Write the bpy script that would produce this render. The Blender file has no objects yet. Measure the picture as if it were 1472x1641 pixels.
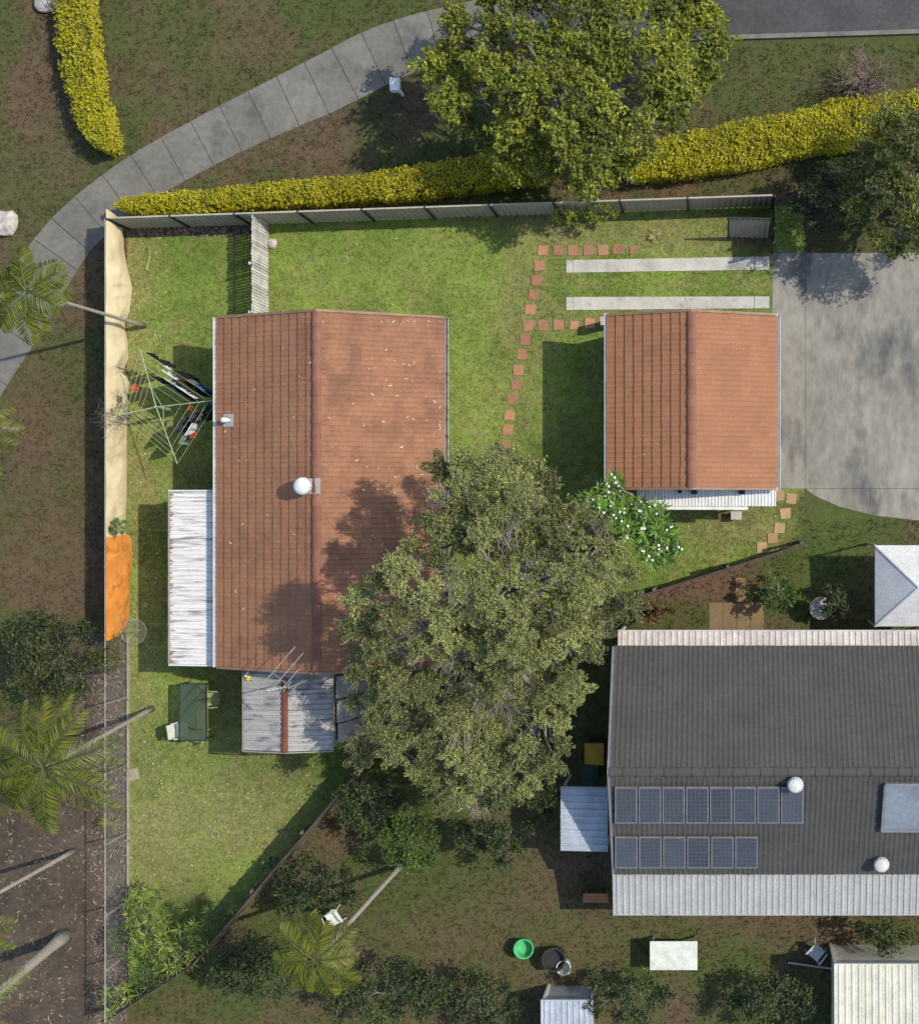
import bpy, math, random
import numpy as np
from mathutils import Vector, Matrix
random.seed(7); rng = np.random.default_rng(7)
scene = bpy.context.scene
COL = scene.collection
R = math.radians
# ------------------------------------------------------------------ camera, sky, sun
S = 50.0; H = 44.0; NX, NY = 1150.0, 815.0
def G(px, py, z=0.0):
    k = (H - z) / H
    return Vector(((NX - 736 + (px - NX) * k) / S, (820.5 - NY - (py - NY) * k) / S, z))
def M(px, py):
    return G(px, py)
cam_d = bpy.data.cameras.new('camera'); cam = bpy.data.objects.new('camera', cam_d); COL.objects.link(cam)
cam.location = ((NX - 736) / S, (820.5 - NY) / S, H)
cam_d.sensor_fit = 'HORIZONTAL'; cam_d.sensor_width = 36.0
cam_d.lens = 36.0 * H / (1472 / S)
cam_d.shift_x = -(NX - 736) / 1472; cam_d.shift_y = -(820.5 - NY) / 1472
cam_d.clip_end = 2000
scene.camera = cam
EL, AZ = R(49), R(13.7)
world = bpy.data.worlds.new("World"); scene.world = world; world.use_nodes = True
wn = world.node_tree; bg = wn.nodes['Background']; sky = wn.nodes.new('ShaderNodeTexSky')
sky.sky_type = 'NISHITA'; sky.sun_disc = False; sky.sun_elevation = EL; sky.sun_rotation = R(90) - AZ
wn.links.new(sky.outputs[0], bg.inputs[0]); bg.inputs[1].default_value = 0.15
sun_d = bpy.data.lights.new('sun', 'SUN'); sun = bpy.data.objects.new('sun', sun_d); COL.objects.link(sun)
sun_d.energy = 2.75; sun_d.angle = R(0.6); sun_d.color = (1.0, 0.93, 0.80)
sd = Vector((-math.cos(EL) * math.cos(AZ), -math.cos(EL) * math.sin(AZ), -math.sin(EL)))
sun.rotation_euler = sd.to_track_quat('-Z', 'Y').to_euler(); sun.location = (20, 5, 30)
scene.view_settings.view_transform = 'Standard'; scene.view_settings.look = 'None'
scene.view_settings.gamma = 1; scene.view_settings.use_curve_mapping = False
scene.view_settings.exposure = 0.58

# ------------------------------------------------------------------ materials
def lin(r, g, b):
    f = lambda c: (c / 255 / 12.92) if c / 255 <= 0.04045 else ((c / 255 + 0.055) / 1.055) ** 2.4
    return (f(r), f(g), f(b))
def mat(name, c1, c2=None, scale=4.0, rough=0.8, bump=0.0, bscale=30.0, metal=0.0, rnd=0.0, fine=0.15, stain=None, stscale=1.2, stretch=None, spec=0.3, lo=0.35, hi=0.65):
    m = bpy.data.materials.new(name); m.use_nodes = True; nt = m.node_tree; N = nt.nodes; L = nt.links
    b = N['Principled BSDF']; b.inputs['Roughness'].default_value = rough; b.inputs['Metallic'].default_value = metal
    b.inputs['Specular IOR Level'].default_value = spec
    geo = N.new('ShaderNodeNewGeometry'); vec = geo.outputs['Position']
    if stretch:
        mp = N.new('ShaderNodeMapping'); mp.inputs['Scale'].default_value = stretch; L.new(vec, mp.inputs[0]); vec = mp.outputs[0]
    def noise(sc, det=5):
        n = N.new('ShaderNodeTexNoise'); n.inputs['Scale'].default_value = sc; n.inputs['Detail'].default_value = det
        n.inputs['Roughness'].default_value = 0.62; L.new(vec, n.inputs['Vector']); return n.outputs[0]
    def ramp(v, a, bb):
        r = N.new('ShaderNodeMapRange'); r.inputs[1].default_value = a; r.inputs[2].default_value = bb; L.new(v, r.inputs[0]); return r.outputs[0]
    def mix(f, a, bb, mode='MIX'):
        x = N.new('ShaderNodeMix'); x.data_type = 'RGBA'; x.blend_type = mode
        if isinstance(f, float): x.inputs[0].default_value = f
        else: L.new(f, x.inputs[0])
        for k, v in ((6, a), (7, bb)):
            if isinstance(v, tuple): x.inputs[k].default_value = (*v[:3], 1)
            else: L.new(v, x.inputs[k])
        return x.outputs[2]
    c2 = c2 or tuple(x * 0.75 for x in c1)
    c = mix(ramp(noise(scale), lo, hi), c1, c2)
    if stain: c = mix(ramp(noise(stscale, 8), 0.52, 0.66), c, stain)
    if fine:
        mr = N.new('ShaderNodeMapRange'); mr.inputs[3].default_value = 1 - fine; mr.inputs[4].default_value = 1 + fine
        mr.inputs[1].default_value = 0.3; mr.inputs[2].default_value = 0.7; L.new(noise(scale * 9, 3), mr.inputs[0])
        cb = N.new('ShaderNodeVectorMath'); cb.operation = 'SCALE'; L.new(c, cb.inputs[0]); L.new(mr.outputs[0], cb.inputs['Scale']); c = cb.outputs[0]
    if rnd:
        oi = N.new('ShaderNodeObjectInfo'); mr = N.new('ShaderNodeMapRange'); mr.inputs[3].default_value = 1 - rnd; mr.inputs[4].default_value = 1 + rnd
        L.new(oi.outputs['Random'], mr.inputs[0])
        cb = N.new('ShaderNodeVectorMath'); cb.operation = 'SCALE'; L.new(c, cb.inputs[0]); L.new(mr.outputs[0], cb.inputs['Scale']); c = cb.outputs[0]
    L.new(c, b.inputs['Base Color'])
    if bump:
        bp = N.new('ShaderNodeBump'); bp.inputs['Strength'].default_value = bump; bp.inputs['Distance'].default_value = 0.02
        L.new(noise(bscale, 4), bp.inputs['Height']); L.new(bp.outputs[0], b.inputs['Normal'])
    return m
def mat_attr(name, rough=0.85, translucent=0.0, fine=0.25, fscale=14.0, bump=0.0, spec=0.3):
    m = bpy.data.materials.new(name); m.use_nodes = True; nt = m.node_tree; N = nt.nodes; L = nt.links
    b = N['Principled BSDF']; b.inputs['Roughness'].default_value = rough; b.inputs['Specular IOR Level'].default_value = spec
    a = N.new('ShaderNodeAttribute'); a.attribute_name = 'col'; c = a.outputs['Color']
    if fine:
        geo = N.new('ShaderNodeNewGeometry'); n = N.new('ShaderNodeTexNoise'); n.inputs['Scale'].default_value = fscale; n.inputs['Detail'].default_value = 6
        n.inputs['Roughness'].default_value = 0.7
        L.new(geo.outputs['Position'], n.inputs['Vector'])
        mr = N.new('ShaderNodeMapRange'); mr.inputs[1].default_value = 0.3; mr.inputs[2].default_value = 0.7
        mr.inputs[3].default_value = 1 - fine; mr.inputs[4].default_value = 1 + fine; L.new(n.outputs[0], mr.inputs[0])
        cb = N.new('ShaderNodeVectorMath'); cb.operation = 'SCALE'; L.new(c, cb.inputs[0]); L.new(mr.outputs[0], cb.inputs['Scale']); c = cb.outputs[0]
        if bump:
            bp = N.new('ShaderNodeBump'); bp.inputs['Strength'].default_value = bump; bp.inputs['Distance'].default_value = 0.03
            L.new(n.outputs[0], bp.inputs['Height']); L.new(bp.outputs[0], b.inputs['Normal'])
    L.new(c, b.inputs['Base Color'])
    if translucent:
        t = N.new('ShaderNodeBsdfTranslucent'); L.new(c, t.inputs['Color']); mx = N.new('ShaderNodeMixShader'); mx.inputs[0].default_value = translucent
        L.new(b.outputs[0], mx.inputs[1]); L.new(t.outputs[0], mx.inputs[2]); L.new(mx.outputs[0], N['Material Output'].inputs[0])
    return m
def mat_glass(name, c, alpha=0.5, rough=0.1):
    m = bpy.data.materials.new(name); m.use_nodes = True; b = m.node_tree.nodes['Principled BSDF']
    b.inputs['Base Color'].default_value = (*c, 1); b.inputs['Alpha'].default_value = alpha; b.inputs['Roughness'].default_value = rough
    return m
TILE_A = (0.285, 0.134, 0.070); TILE_B = (0.235, 0.110, 0.059)
m_tile = mat('terracotta_roof_tile', TILE_A, TILE_B, scale=1.1, rough=0.72, bump=0.15, bscale=60, rnd=0.10, fine=0.14, stain=(0.20, 0.095, 0.053), stscale=0.55)
m_tile2 = mat('lighter_terracotta_roof_tile', (0.315, 0.143, 0.070), (0.275, 0.125, 0.062), scale=1.1, rough=0.75, bump=0.12, bscale=60, rnd=0.05, fine=0.08)
m_ridge = mat('ridge_cap_clay', (0.24, 0.108, 0.070), (0.19, 0.08, 0.055), scale=2, rough=0.8, rnd=0.08)
m_greytile = mat('grey_roof_tile', (0.070, 0.068, 0.061), (0.058, 0.056, 0.051), scale=1.2, rough=0.85, fine=0.15, bump=0.1)
m_fascia = mat('brown_fascia_paint', (0.27, 0.17, 0.10), (0.2, 0.12, 0.08), scale=3, rough=0.6)
m_white = mat('weathered_white_paint', (0.72, 0.72, 0.68), (0.6, 0.6, 0.56), scale=3, rough=0.5)
m_wall = mat('cream_render_wall', (0.55, 0.5, 0.4), scale=2, rough=0.85)
m_brick = mat('brown_wall', (0.3, 0.2, 0.14), scale=5, rough=0.85)
m_awn = mat('white_painted_iron', (0.74, 0.715, 0.67), (0.60, 0.58, 0.545), scale=1.6, rough=0.6, spec=0.15, fine=0.12, stain=(0.27, 0.24, 0.23), stscale=2.0, stretch=(0.45, 6.0, 1), lo=0.4, hi=0.8)
m_galv = mat('galvanised_iron', (0.42, 0.405, 0.38), (0.35, 0.335, 0.315), scale=1.8, rough=0.6, spec=0.15, fine=0.12, stain=(0.15, 0.155, 0.16), stscale=2.4, stretch=(0.8, 2.6, 1))
m_rust = mat('rusted_ridge_iron', (0.19, 0.068, 0.038), (0.11, 0.048, 0.032), scale=3, rough=0.9)
m_rustspot = mat('rust_flakes', (0.2, 0.08, 0.05), scale=8, rough=0.95)
m_fence = mat('grey_steel_fence', (0.40, 0.365, 0.28), (0.33, 0.30, 0.235), scale=2, rough=0.6)
m_post = mat('dark_steel_post', (0.035, 0.035, 0.033), scale=4, rough=0.5)
m_picket = mat('weathered_grey_timber', (0.62, 0.60, 0.55), (0.40, 0.38, 0.34), scale=3, rough=0.9, rnd=0.25, fine=0.25)
m_paling = mat('brown_timber_paling', (0.15, 0.11, 0.075), (0.10, 0.08, 0.06), scale=3, rough=0.9, rnd=0.25, fine=0.25)
m_tan = mat('cream_shade_cloth', (0.72, 0.62, 0.40), (0.66, 0.55, 0.34), scale=0.8, rough=0.85, bump=0.1, bscale=12, fine=0.05, stain=(0.55, 0.45, 0.27), stscale=1.3)
m_orange = mat('orange_tarpaulin', (0.66, 0.235, 0.035), (0.70, 0.30, 0.08), stain=(0.48,0.17,0.03), stscale=2.2, scale=1.5, rough=0.55, bump=0.15, bscale=8, fine=0.06)
m_pole = mat('galvanised_pole', (0.42, 0.42, 0.38), scale=5, rough=0.5, metal=0.3)
m_hoist = mat('pale_green_enamel_tube', (0.36, 0.44, 0.24), scale=5, rough=0.5)
m_concrete = mat('pale_concrete', (0.52, 0.50, 0.44), (0.40, 0.39, 0.34), scale=1.6, rough=0.9, bump=0.2, fine=0.12, stain=(0.25, 0.245, 0.22), stscale=1.3)
m_drive = mat('driveway_concrete', (0.27, 0.252, 0.208), (0.20, 0.187, 0.155), scale=0.35, rough=0.92, bump=0.2, fine=0.2, stain=(0.10, 0.098, 0.09), stscale=0.5, stretch=(1.3, .6, 1))
m_path = mat('footpath_concrete', (0.18, 0.168, 0.142), (0.14, 0.132, 0.112), scale=0.7, rough=0.92, fine=0.15, rnd=0.07, stain=(0.11, 0.105, 0.095), stscale=0.8)
m_asphalt = mat('asphalt', (0.075, 0.075, 0.073), (0.055, 0.055, 0.054), scale=0.8, rough=0.92, fine=0.2, bump=0.3, bscale=80)
m_paver = mat('terracotta_paver', (0.40, 0.20, 0.115), (0.32, 0.15, 0.085), scale=5, rough=0.9, rnd=0.2, fine=0.2, stain=(0.25, 0.18, 0.1), stscale=3)
m_paver_tan = mat('tan_paver', (0.42, 0.28, 0.14), (0.33, 0.22, 0.12), scale=5, rough=0.9, rnd=0.15, fine=0.2)
m_patio = mat('tan_patio_concrete', (0.22, 0.155, 0.08), (0.17, 0.12, 0.065), scale=2, rough=0.9)
m_bark = mat('grey_brown_bark', (0.25, 0.22, 0.18), (0.16, 0.14, 0.11), scale=6, rough=0.95, bump=0.4, fine=0.25)
m_palmbark = mat('palm_trunk_bark', (0.38,0.345,0.28), (0.20,0.175,0.14), scale=4, rough=0.95, stretch=(1, 1, 30), lo=.42, hi=.58)
m_leaf = mat_attr('leaves', rough=0.5, translucent=0.25, fine=0, spec=0.45)
m_grassm = mat_attr('grass_blades', rough=0.8, translucent=0.2, fine=0)
m_ground = mat_attr('soil_and_turf', rough=0.95, fine=0.28, fscale=9.0, bump=0.6)
m_hedgecore = mat('inner_hedge_growth', (0.11,0.11,0.012), (0.06,0.06,0.015), scale=8, rough=.95)
m_petal = mat('white_petals', (0.85, 0.85, 0.78), (0.8, 0.8, 0.7), rough=0.6)
m_litter = mat_attr('dry_leaf', rough=0.8, fine=0)
m_solar = mat('solar_cell_glass', (0.06, 0.065, 0.08), (0.05, 0.055, 0.07), scale=1, rough=0.35, rnd=0.25)
_nt = m_solar.node_tree; _b = _nt.nodes['Principled BSDF']; _src = _b.inputs['Base Color'].links[0].from_socket
_br = _nt.nodes.new('ShaderNodeTexBrick'); _br.offset = 0; _br.inputs['Scale'].default_value = 1; _br.inputs['Brick Width'].default_value = .125; _br.inputs['Row Height'].default_value = .125
_br.inputs['Mortar Size'].default_value = .006; _br.inputs['Mortar'].default_value = (.10,.10,.11,1); _gp = _nt.nodes.new('ShaderNodeNewGeometry'); _nt.links.new(_gp.outputs['Position'], _br.inputs['Vector'])
_nt.links.new(_src, _br.inputs['Color1']); _nt.links.new(_src, _br.inputs['Color2']); _nt.links.new(_br.outputs[0], _b.inputs['Base Color'])
m_alu = mat('aluminium_frame', (0.22, 0.22, 0.22), scale=4, rough=0.5, metal=0.2)
m_skylight = mat('blue_grey_skylight', (0.22, 0.25, 0.28), scale=1, rough=0.3)
m_cream = mat('cream_sheet_steel', (0.62, 0.60, 0.48), scale=1.5, rough=0.6)
m_creamawn = mat('cream_pink_awning_steel', (0.55, 0.49, 0.43), scale=1.5, rough=0.6)
m_greyawn = mat('pale_grey_sheet_steel', (0.37, 0.37, 0.35), (0.32, 0.32, 0.305), scale=1.5, rough=0.6)
m_paleblue = mat('pale_blue_sheet_steel', (0.42, 0.46, 0.50), scale=1.5, rough=0.5)
m_canvas = mat('white_canvas', (0.60, 0.59, 0.56), (0.52, 0.51, 0.48), scale=1.5, rough=0.8)
m_yellow = mat('yellow_plastic', (0.50, 0.33, 0.02), rough=0.5)
m_binbody = mat('dark_green_plastic', (0.03, 0.06, 0.04), rough=0.5)
m_greenpl = mat('bright_green_plastic', (0.10, 0.48, 0.18), rough=0.5)
m_chairg = mat('olive_plastic', (0.28, 0.32, 0.12), (0.25, 0.28, 0.10), rough=0.5)
m_whitepl = mat('white_plastic', (0.66, 0.70, 0.60), rough=0.5)
m_rock = mat('pale_rock', (0.50, 0.46, 0.40), (0.30, 0.27, 0.23), scale=5, rough=0.9, bump=0.5)
m_tableglass = mat_glass('smoked_green_glass', (0.08,0.11,0.07), 0.6, 0.15)
m_clear = mat_glass('clear_plastic', (0.4, 0.42, 0.36), 0.06, 0.2)
m_dark = mat('dark_green_metal', (0.03, 0.04, 0.03), rough=0.5)
m_timber = mat('orange_timber', (0.36, 0.17, 0.07), rough=0.8)
m_edge = mat('old_timber_edging', (0.34, 0.31, 0.24), (0.25, 0.22, 0.17), rough=0.9)
_cm = {}
def m_color(c):
    if c not in _cm: _cm[c] = mat('cloth_dye', c, rough=0.9, scale=9)
    return _cm[c]

# ------------------------------------------------------------------ object helpers
def tag(o, label=None, cat=None, group=None, kind=None):
    if label: o['label'] = label
    if cat: o['category'] = cat
    if group: o['group'] = group
    if kind: o['kind'] = kind
    return o
def wl(o):
    v = Vector((0, 0, 0))
    while o is not None: v += o.location; o = o.parent
    return v
def empty(name, loc, label=None, cat=None, group=None, kind=None, parent=None):
    o = bpy.data.objects.new(name, None); COL.objects.link(o); o.empty_display_size = 0.3
    if parent is not None: o.parent = parent; o.location = Vector(loc) - wl(parent)
    else: o.location = loc
    return tag(o, label, cat, group, kind)
def link(name, me, m, parent=None, off=None):
    o = bpy.data.objects.new(name, me); COL.objects.link(o)
    if m is not None and not me.materials: me.materials.append(m)
    if parent is not None: o.parent = parent
    if off is not None: o.location = off
    return o
class MB:
    def __init__(s): s.v = []; s.f = []
    def add(s, vs, fs):
        n = len(s.v); s.v += [tuple(v) for v in vs]; s.f += [tuple(i + n for i in f) for f in fs]; return s
    def box(s, lo, hi):
        x0, y0, z0 = lo; x1, y1, z1 = hi
        return s.add([(x0,y0,z0),(x1,y0,z0),(x1,y1,z0),(x0,y1,z0),(x0,y0,z1),(x1,y0,z1),(x1,y1,z1),(x0,y1,z1)],
                     [(3,2,1,0),(4,5,6,7),(0,1,5,4),(1,2,6,5),(2,3,7,6),(3,0,4,7)])
    def obox(s, c, u, v, w):
        c = Vector(c); p = [c + a*u + b*v + d*w for d in (-.5,.5) for a, b in ((-.5,-.5),(.5,-.5),(.5,.5),(-.5,.5))]
        return s.add(p, [(3,2,1,0),(4,5,6,7),(0,1,5,4),(1,2,6,5),(2,3,7,6),(3,0,4,7)])
    def beam(s, a, b, w, h=None, up=Vector((0,0,1))):
        a = Vector(a); b = Vector(b); h = h or w; d = b - a
        if d.length < 1e-6: return s
        x = d.normalized(); y = up.cross(x)
        if y.length < 1e-3: y = Vector((1,0,0)).cross(x)
        y.normalize(); z = x.cross(y)
        return s.obox((a + b) / 2, d, y * w, z * h)
    def prism(s, pts, z0, z1):
        n = len(pts); a = [(p[0], p[1], z0) for p in pts]; b = [(p[0], p[1], z1) for p in pts]
        ar = sum(pts[i][0]*pts[(i+1)%n][1]-pts[(i+1)%n][0]*pts[i][1] for i in range(n))
        if ar < 0: a.reverse(); b.reverse()
        return s.add(a + b, [tuple(range(n-1,-1,-1)), tuple(range(n, 2*n))] + [(i,(i+1)%n,n+(i+1)%n,n+i) for i in range(n)])
    def tube(s, pts, rad, n=6, cap=True):
        pts = [Vector(p) for p in pts]; k = len(pts)
        if not hasattr(rad, '__len__'): rad = [rad]*k
        ring = []; ref = None
        for i, p in enumerate(pts):
            d = (pts[min(i+1,k-1)] - pts[max(i-1,0)])
            d = d.normalized() if d.length > 1e-9 else Vector((0,0,1))
            if ref is None: ref = Vector((1,0,0)) if abs(d.x) < .8 else Vector((0,1,0))
            x = ref - d * ref.dot(d); x.normalize(); y = d.cross(x); ref = x
            ring += [p + (x*math.cos(2*math.pi*j/n) + y*math.sin(2*math.pi*j/n))*rad[i] for j in range(n)]
        f = [(i*n+j, i*n+(j+1)%n, (i+1)*n+(j+1)%n, (i+1)*n+j) for i in range(k-1) for j in range(n)]
        if cap: f += [tuple(range(n-1,-1,-1)), tuple((k-1)*n+j for j in range(n))]
        return s.add(ring, f)
    def lathe(s, c, prof, n=20):
        c = Vector(c); vs = []
        for r, z in prof: vs += [c + Vector((r*math.cos(2*math.pi*j/n), r*math.sin(2*math.pi*j/n), z)) for j in range(n)]
        k = len(prof)
        f = [(i*n+j, i*n+(j+1)%n, (i+1)*n+(j+1)%n, (i+1)*n+j) for i in range(k-1) for j in range(n)]
        f += [tuple(range(n-1,-1,-1)), tuple((k-1)*n+j for j in range(n))]
        return s.add(vs, f)
    def grid(s, P):   # P[i][j] points
        n = len(P); k = len(P[0]); vs = [p for row in P for p in row]
        return s.add(vs, [(i*k+j, (i+1)*k+j, (i+1)*k+j+1, i*k+j+1) for i in range(n-1) for j in range(k-1)])
    def build(s, name, m, parent=None, smooth=False, base=None, **kw):
        off = wl(parent) if parent is not None else (Vector(base) if base is not None else None)
        if off is None:
            xs = [v[0] for v in s.v]; ys = [v[1] for v in s.v]; zs = [v[2] for v in s.v]
            off = Vector(((min(xs)+max(xs))/2, (min(ys)+max(ys))/2, min(zs)))
        me = bpy.data.meshes.new(name); me.from_pydata([(v[0]-off[0], v[1]-off[1], v[2]-off[2]) for v in s.v], [], s.f)
        if smooth: me.polygons.foreach_set('use_smooth', [True]*len(me.polygons))
        o = link(name, me, m, parent)
        if parent is None: o.location = off
        return tag(o, **kw)
def np_mesh(name, V, F, m, parent=None, col=None, **kw):
    V = np.asarray(V, dtype=np.float32).reshape(-1, 3); F = np.asarray(F, dtype=np.int32); k = F.shape[1]; n = len(F)
    if parent is not None: V = V - np.array(wl(parent), dtype=np.float32)
    me = bpy.data.meshes.new(name); me.vertices.add(len(V)); me.vertices.foreach_set('co', V.ravel())
    me.loops.add(n*k); me.loops.foreach_set('vertex_index', F.ravel())
    me.polygons.add(n); me.polygons.foreach_set('loop_start', np.arange(0, n*k, k, dtype=np.int32))
    me.update(calc_edges=True); me.shade_flat()
    if col is not None:
        a = me.color_attributes.new('col', 'FLOAT_COLOR', 'POINT')
        c = np.ones((len(V), 4), dtype=np.float32); c[:, :3] = col; a.data.foreach_set('color', c.ravel())
    return tag(link(name, me, m, parent), **kw)

# ------------------------------------------------------------------ noise and ground colour
_lat = rng.random((256, 256))
def vn(x, y, sc, seed=0):
    x = x/sc + seed*17.3; y = y/sc + seed*9.7
    xi = np.floor(x).astype(int); yi = np.floor(y).astype(int); fx = x-xi; fy = y-yi
    fx = fx*fx*(3-2*fx); fy = fy*fy*(3-2*fy); g = lambda a, b: _lat[a & 255, b & 255]
    return (g(xi,yi)*(1-fx)+g(xi+1,yi)*fx)*(1-fy) + (g(xi,yi+1)*(1-fx)+g(xi+1,yi+1)*fx)*fy
def fbm(x, y, sc, seed=0, o=4):
    t = 0; a = 1; w = 0
    for i in range(o): t = t + a*vn(x, y, sc/2**i, seed+i*3); w += a; a *= .6
    return t/w
def inpoly(px, py, poly):
    r = np.zeros(np.shape(px), bool); n = len(poly)
    for i in range(n):
        x0, y0 = poly[i]; x1, y1 = poly[(i+1) % n]
        if y0 == y1: continue
        c = ((y0 > py) != (y1 > py)) & (px < (x1-x0)*(py-y0)/(y1-y0)+x0); r ^= c
    return r
LOT = [(204,366),(600,352),(1236,330),(1288,328),(1288,872),(888,998),(668,1136),(335,1525),(200,1612)]
GREEN = np.array((0.124,0.180,0.032)); LIME = np.array((0.185,0.250,0.050)); DRY = np.array((0.215,0.20,0.075)); SOIL = np.array((0.15,0.095,0.062)); DEEP = np.array((0.075,0.110,0.022))
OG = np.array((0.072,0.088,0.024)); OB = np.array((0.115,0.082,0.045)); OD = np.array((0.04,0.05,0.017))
# (px,py,radius x, radius y, colour, strength): wear and growth of the turf itself
LP = [(600,420,170,70,LIME,.55),(750,400,60,60,LIME,.35),(850,350,70,25,SOIL,.5),(930,380,70,20,DRY,.8),(1040,375,45,18,DRY,.9),(1130,380,60,18,DRY,.6),(1200,388,30,14,SOIL,.9),
      (750,560,35,130,LIME,.9),(300,430,60,60,GREEN,.5),(215,440,22,80,DRY,.8),(215,600,20,60,DRY,.7),(225,780,25,90,DRY,.7),(230,1080,26,120,DRY,.6),(300,1260,100,60,DRY,.45),(260,1400,60,50,DRY,.8),(420,1330,70,50,DRY,.5),
      (450,1250,60,25,SOIL,.35),(250,1330,50,40,DRY,.8),(350,1320,120,60,DRY,.3),(1180,850,60,30,DRY,.75),(1100,870,60,30,DRY,.5),(1175,822,50,12,SOIL,.5),(820,480,30,60,DRY,.35),(840,600,20,80,DRY,.45),
      (380,1070,40,25,SOIL,.45),(365,1150,35,70,DRY,.5),(780,640,40,60,DRY,.3),(330,760,50,25,SOIL,.45),(880,515,90,18,DRY,.5),(860,430,40,60,DRY,.55),(1270,350,30,40,DEEP,.6),(1262,810,30,30,DRY,.6),(1250,870,40,16,DRY,.6),
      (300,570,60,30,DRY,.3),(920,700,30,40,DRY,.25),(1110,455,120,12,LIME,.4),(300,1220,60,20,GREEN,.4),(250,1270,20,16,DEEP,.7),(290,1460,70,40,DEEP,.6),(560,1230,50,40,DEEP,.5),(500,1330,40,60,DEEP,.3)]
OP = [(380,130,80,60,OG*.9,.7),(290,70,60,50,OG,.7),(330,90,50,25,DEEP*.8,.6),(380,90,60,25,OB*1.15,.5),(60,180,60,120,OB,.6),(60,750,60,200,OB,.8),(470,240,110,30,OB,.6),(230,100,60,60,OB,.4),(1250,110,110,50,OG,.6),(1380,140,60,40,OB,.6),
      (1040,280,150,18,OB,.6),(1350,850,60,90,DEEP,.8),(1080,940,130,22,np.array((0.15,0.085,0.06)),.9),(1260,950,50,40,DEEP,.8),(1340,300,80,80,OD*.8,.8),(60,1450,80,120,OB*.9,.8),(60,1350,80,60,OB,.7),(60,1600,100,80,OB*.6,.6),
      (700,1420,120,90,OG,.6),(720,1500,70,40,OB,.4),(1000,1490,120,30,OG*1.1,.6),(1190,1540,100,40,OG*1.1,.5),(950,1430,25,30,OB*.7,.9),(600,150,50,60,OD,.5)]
def col_lawn(px, py):
    a = fbm(px, py, 90, 1); b = fbm(px, py, 26, 5); d = fbm(px, py, 160, 11, 3)
    c = GREEN + (LIME-GREEN)*np.clip((a-.42)*4, 0, 1)[..., None]
    w = np.clip((b-.5)*3.4, 0, .75)[..., None]; c = c*(1-w) + DRY*w*.9 + GREEN*w*.1
    w = np.clip((.42-d)*4, 0, .5)[..., None]; c = c*(1-w) + DEEP*w
    jx = (fbm(px, py, 30, 21)-.5)*50; jy = (fbm(px, py, 30, 31)-.5)*50
    tex = .35 + 1.1*fbm(px, py, 14, 41)
    for x, y, rx, ry, cc, s in LP:
        q = ((px+jx-x)/rx)**2 + ((py+jy-y)/ry)**2; w = (np.clip(np.exp(-q*.9)*1.2, 0, 1)*s*np.clip(tex, 0, 1))[..., None]; c = c*(1-w) + cc*w
    c = c*(.86+.28*fbm(px, py, 7, 51, 2))[..., None]
    w = (np.clip((px+60*(fbm(px,py,25,77)-.5)-1245)/40, 0, 1)*np.clip((py-780)/20,0,1))[..., None]
    return c*(1-w)+col_out(px, py)*w*1.1
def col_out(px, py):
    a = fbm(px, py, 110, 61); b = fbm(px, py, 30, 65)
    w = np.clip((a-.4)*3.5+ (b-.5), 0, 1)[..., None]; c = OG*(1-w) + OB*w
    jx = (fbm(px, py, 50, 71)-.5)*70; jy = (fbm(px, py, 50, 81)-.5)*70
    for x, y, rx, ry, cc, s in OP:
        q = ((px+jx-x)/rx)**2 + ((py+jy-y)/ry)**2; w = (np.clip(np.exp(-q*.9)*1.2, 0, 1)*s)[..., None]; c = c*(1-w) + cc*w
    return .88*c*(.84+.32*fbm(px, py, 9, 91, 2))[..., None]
def w2p(X, Y): return X*S+736, 820.5-Y*S
# ground: fine grid under the picture, one wide skirt to the horizon
def grid_sheet(x0, x1, y0, y1, step, z, colf, keep=None, snap=None, skirt=0):
    xs = np.arange(x0, x1+step/2, step); ys = np.arange(y0, y1+step/2, step); nx = len(xs); ny = len(ys)
    X, Y = np.meshgrid(xs, ys); px, py = w2p(X, Y); c = colf(px, py).reshape(-1, 3)
    V = np.stack([X.ravel(), Y.ravel(), np.full(X.size, z)], 1)
    i, j = np.meshgrid(np.arange(nx-1), np.arange(ny-1)); a = (j*nx+i).ravel(); F = np.stack([a, a+1, a+nx+1, a+nx], 1)
    if keep is not None:
        cx = V[F].mean(1); qx, qy = w2p(cx[:,0], cx[:,1]); F = F[inpoly(qx, qy, keep)]
        cnt = np.bincount(F.ravel(), minlength=len(V)); bd = np.where((cnt > 0) & (cnt < 4))[0]
        P = np.array([M(*p)[:2] for p in keep])
        for k in bd:
            p = V[k,:2]; best = None
            for e in range(len(P)):
                A = P[e]; B = P[(e+1) % len(P)]; t = np.clip(np.dot(p-A, B-A)/np.dot(B-A, B-A), 0, 1); q = A+(B-A)*t; d = np.linalg.norm(p-q)
                if best is None or d < best[0]: best = (d, q)
            if best[0] < step*1.2: V[k,:2] = best[1]
        use = np.unique(F); mp = -np.ones(len(V), int); mp[use] = np.arange(len(use)); V = V[use]; c = c[use]; F = mp[F]
    if skirt:
        n = len(V); m_ = c.mean(0)
        ex = [(x0,y0),(x1,y0),(x1,y1),(x0,y1)]; ox = [(-skirt,-skirt),(skirt,-skirt),(skirt,skirt),(-skirt,skirt)]
        ex[1] = (xs[-1], y0); ex[2] = (xs[-1], ys[-1]); ex[3] = (x0, ys[-1])
        V = np.vstack([V, [(x,y,z) for x,y in ex+ox]]); c = np.vstack([c, np.tile(m_, (8,1))])
        F = np.vstack([F, [(n+k, n+4+k, n+4+(k+1)%4, n+(k+1)%4) for k in range(4)]])
    return V, F, c
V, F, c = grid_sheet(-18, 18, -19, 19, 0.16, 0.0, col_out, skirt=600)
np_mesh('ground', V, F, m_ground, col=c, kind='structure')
V, F, c = grid_sheet(-11, 11.2, -16.2, 10.2, 0.09, 0.004, col_lawn, keep=LOT)
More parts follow.
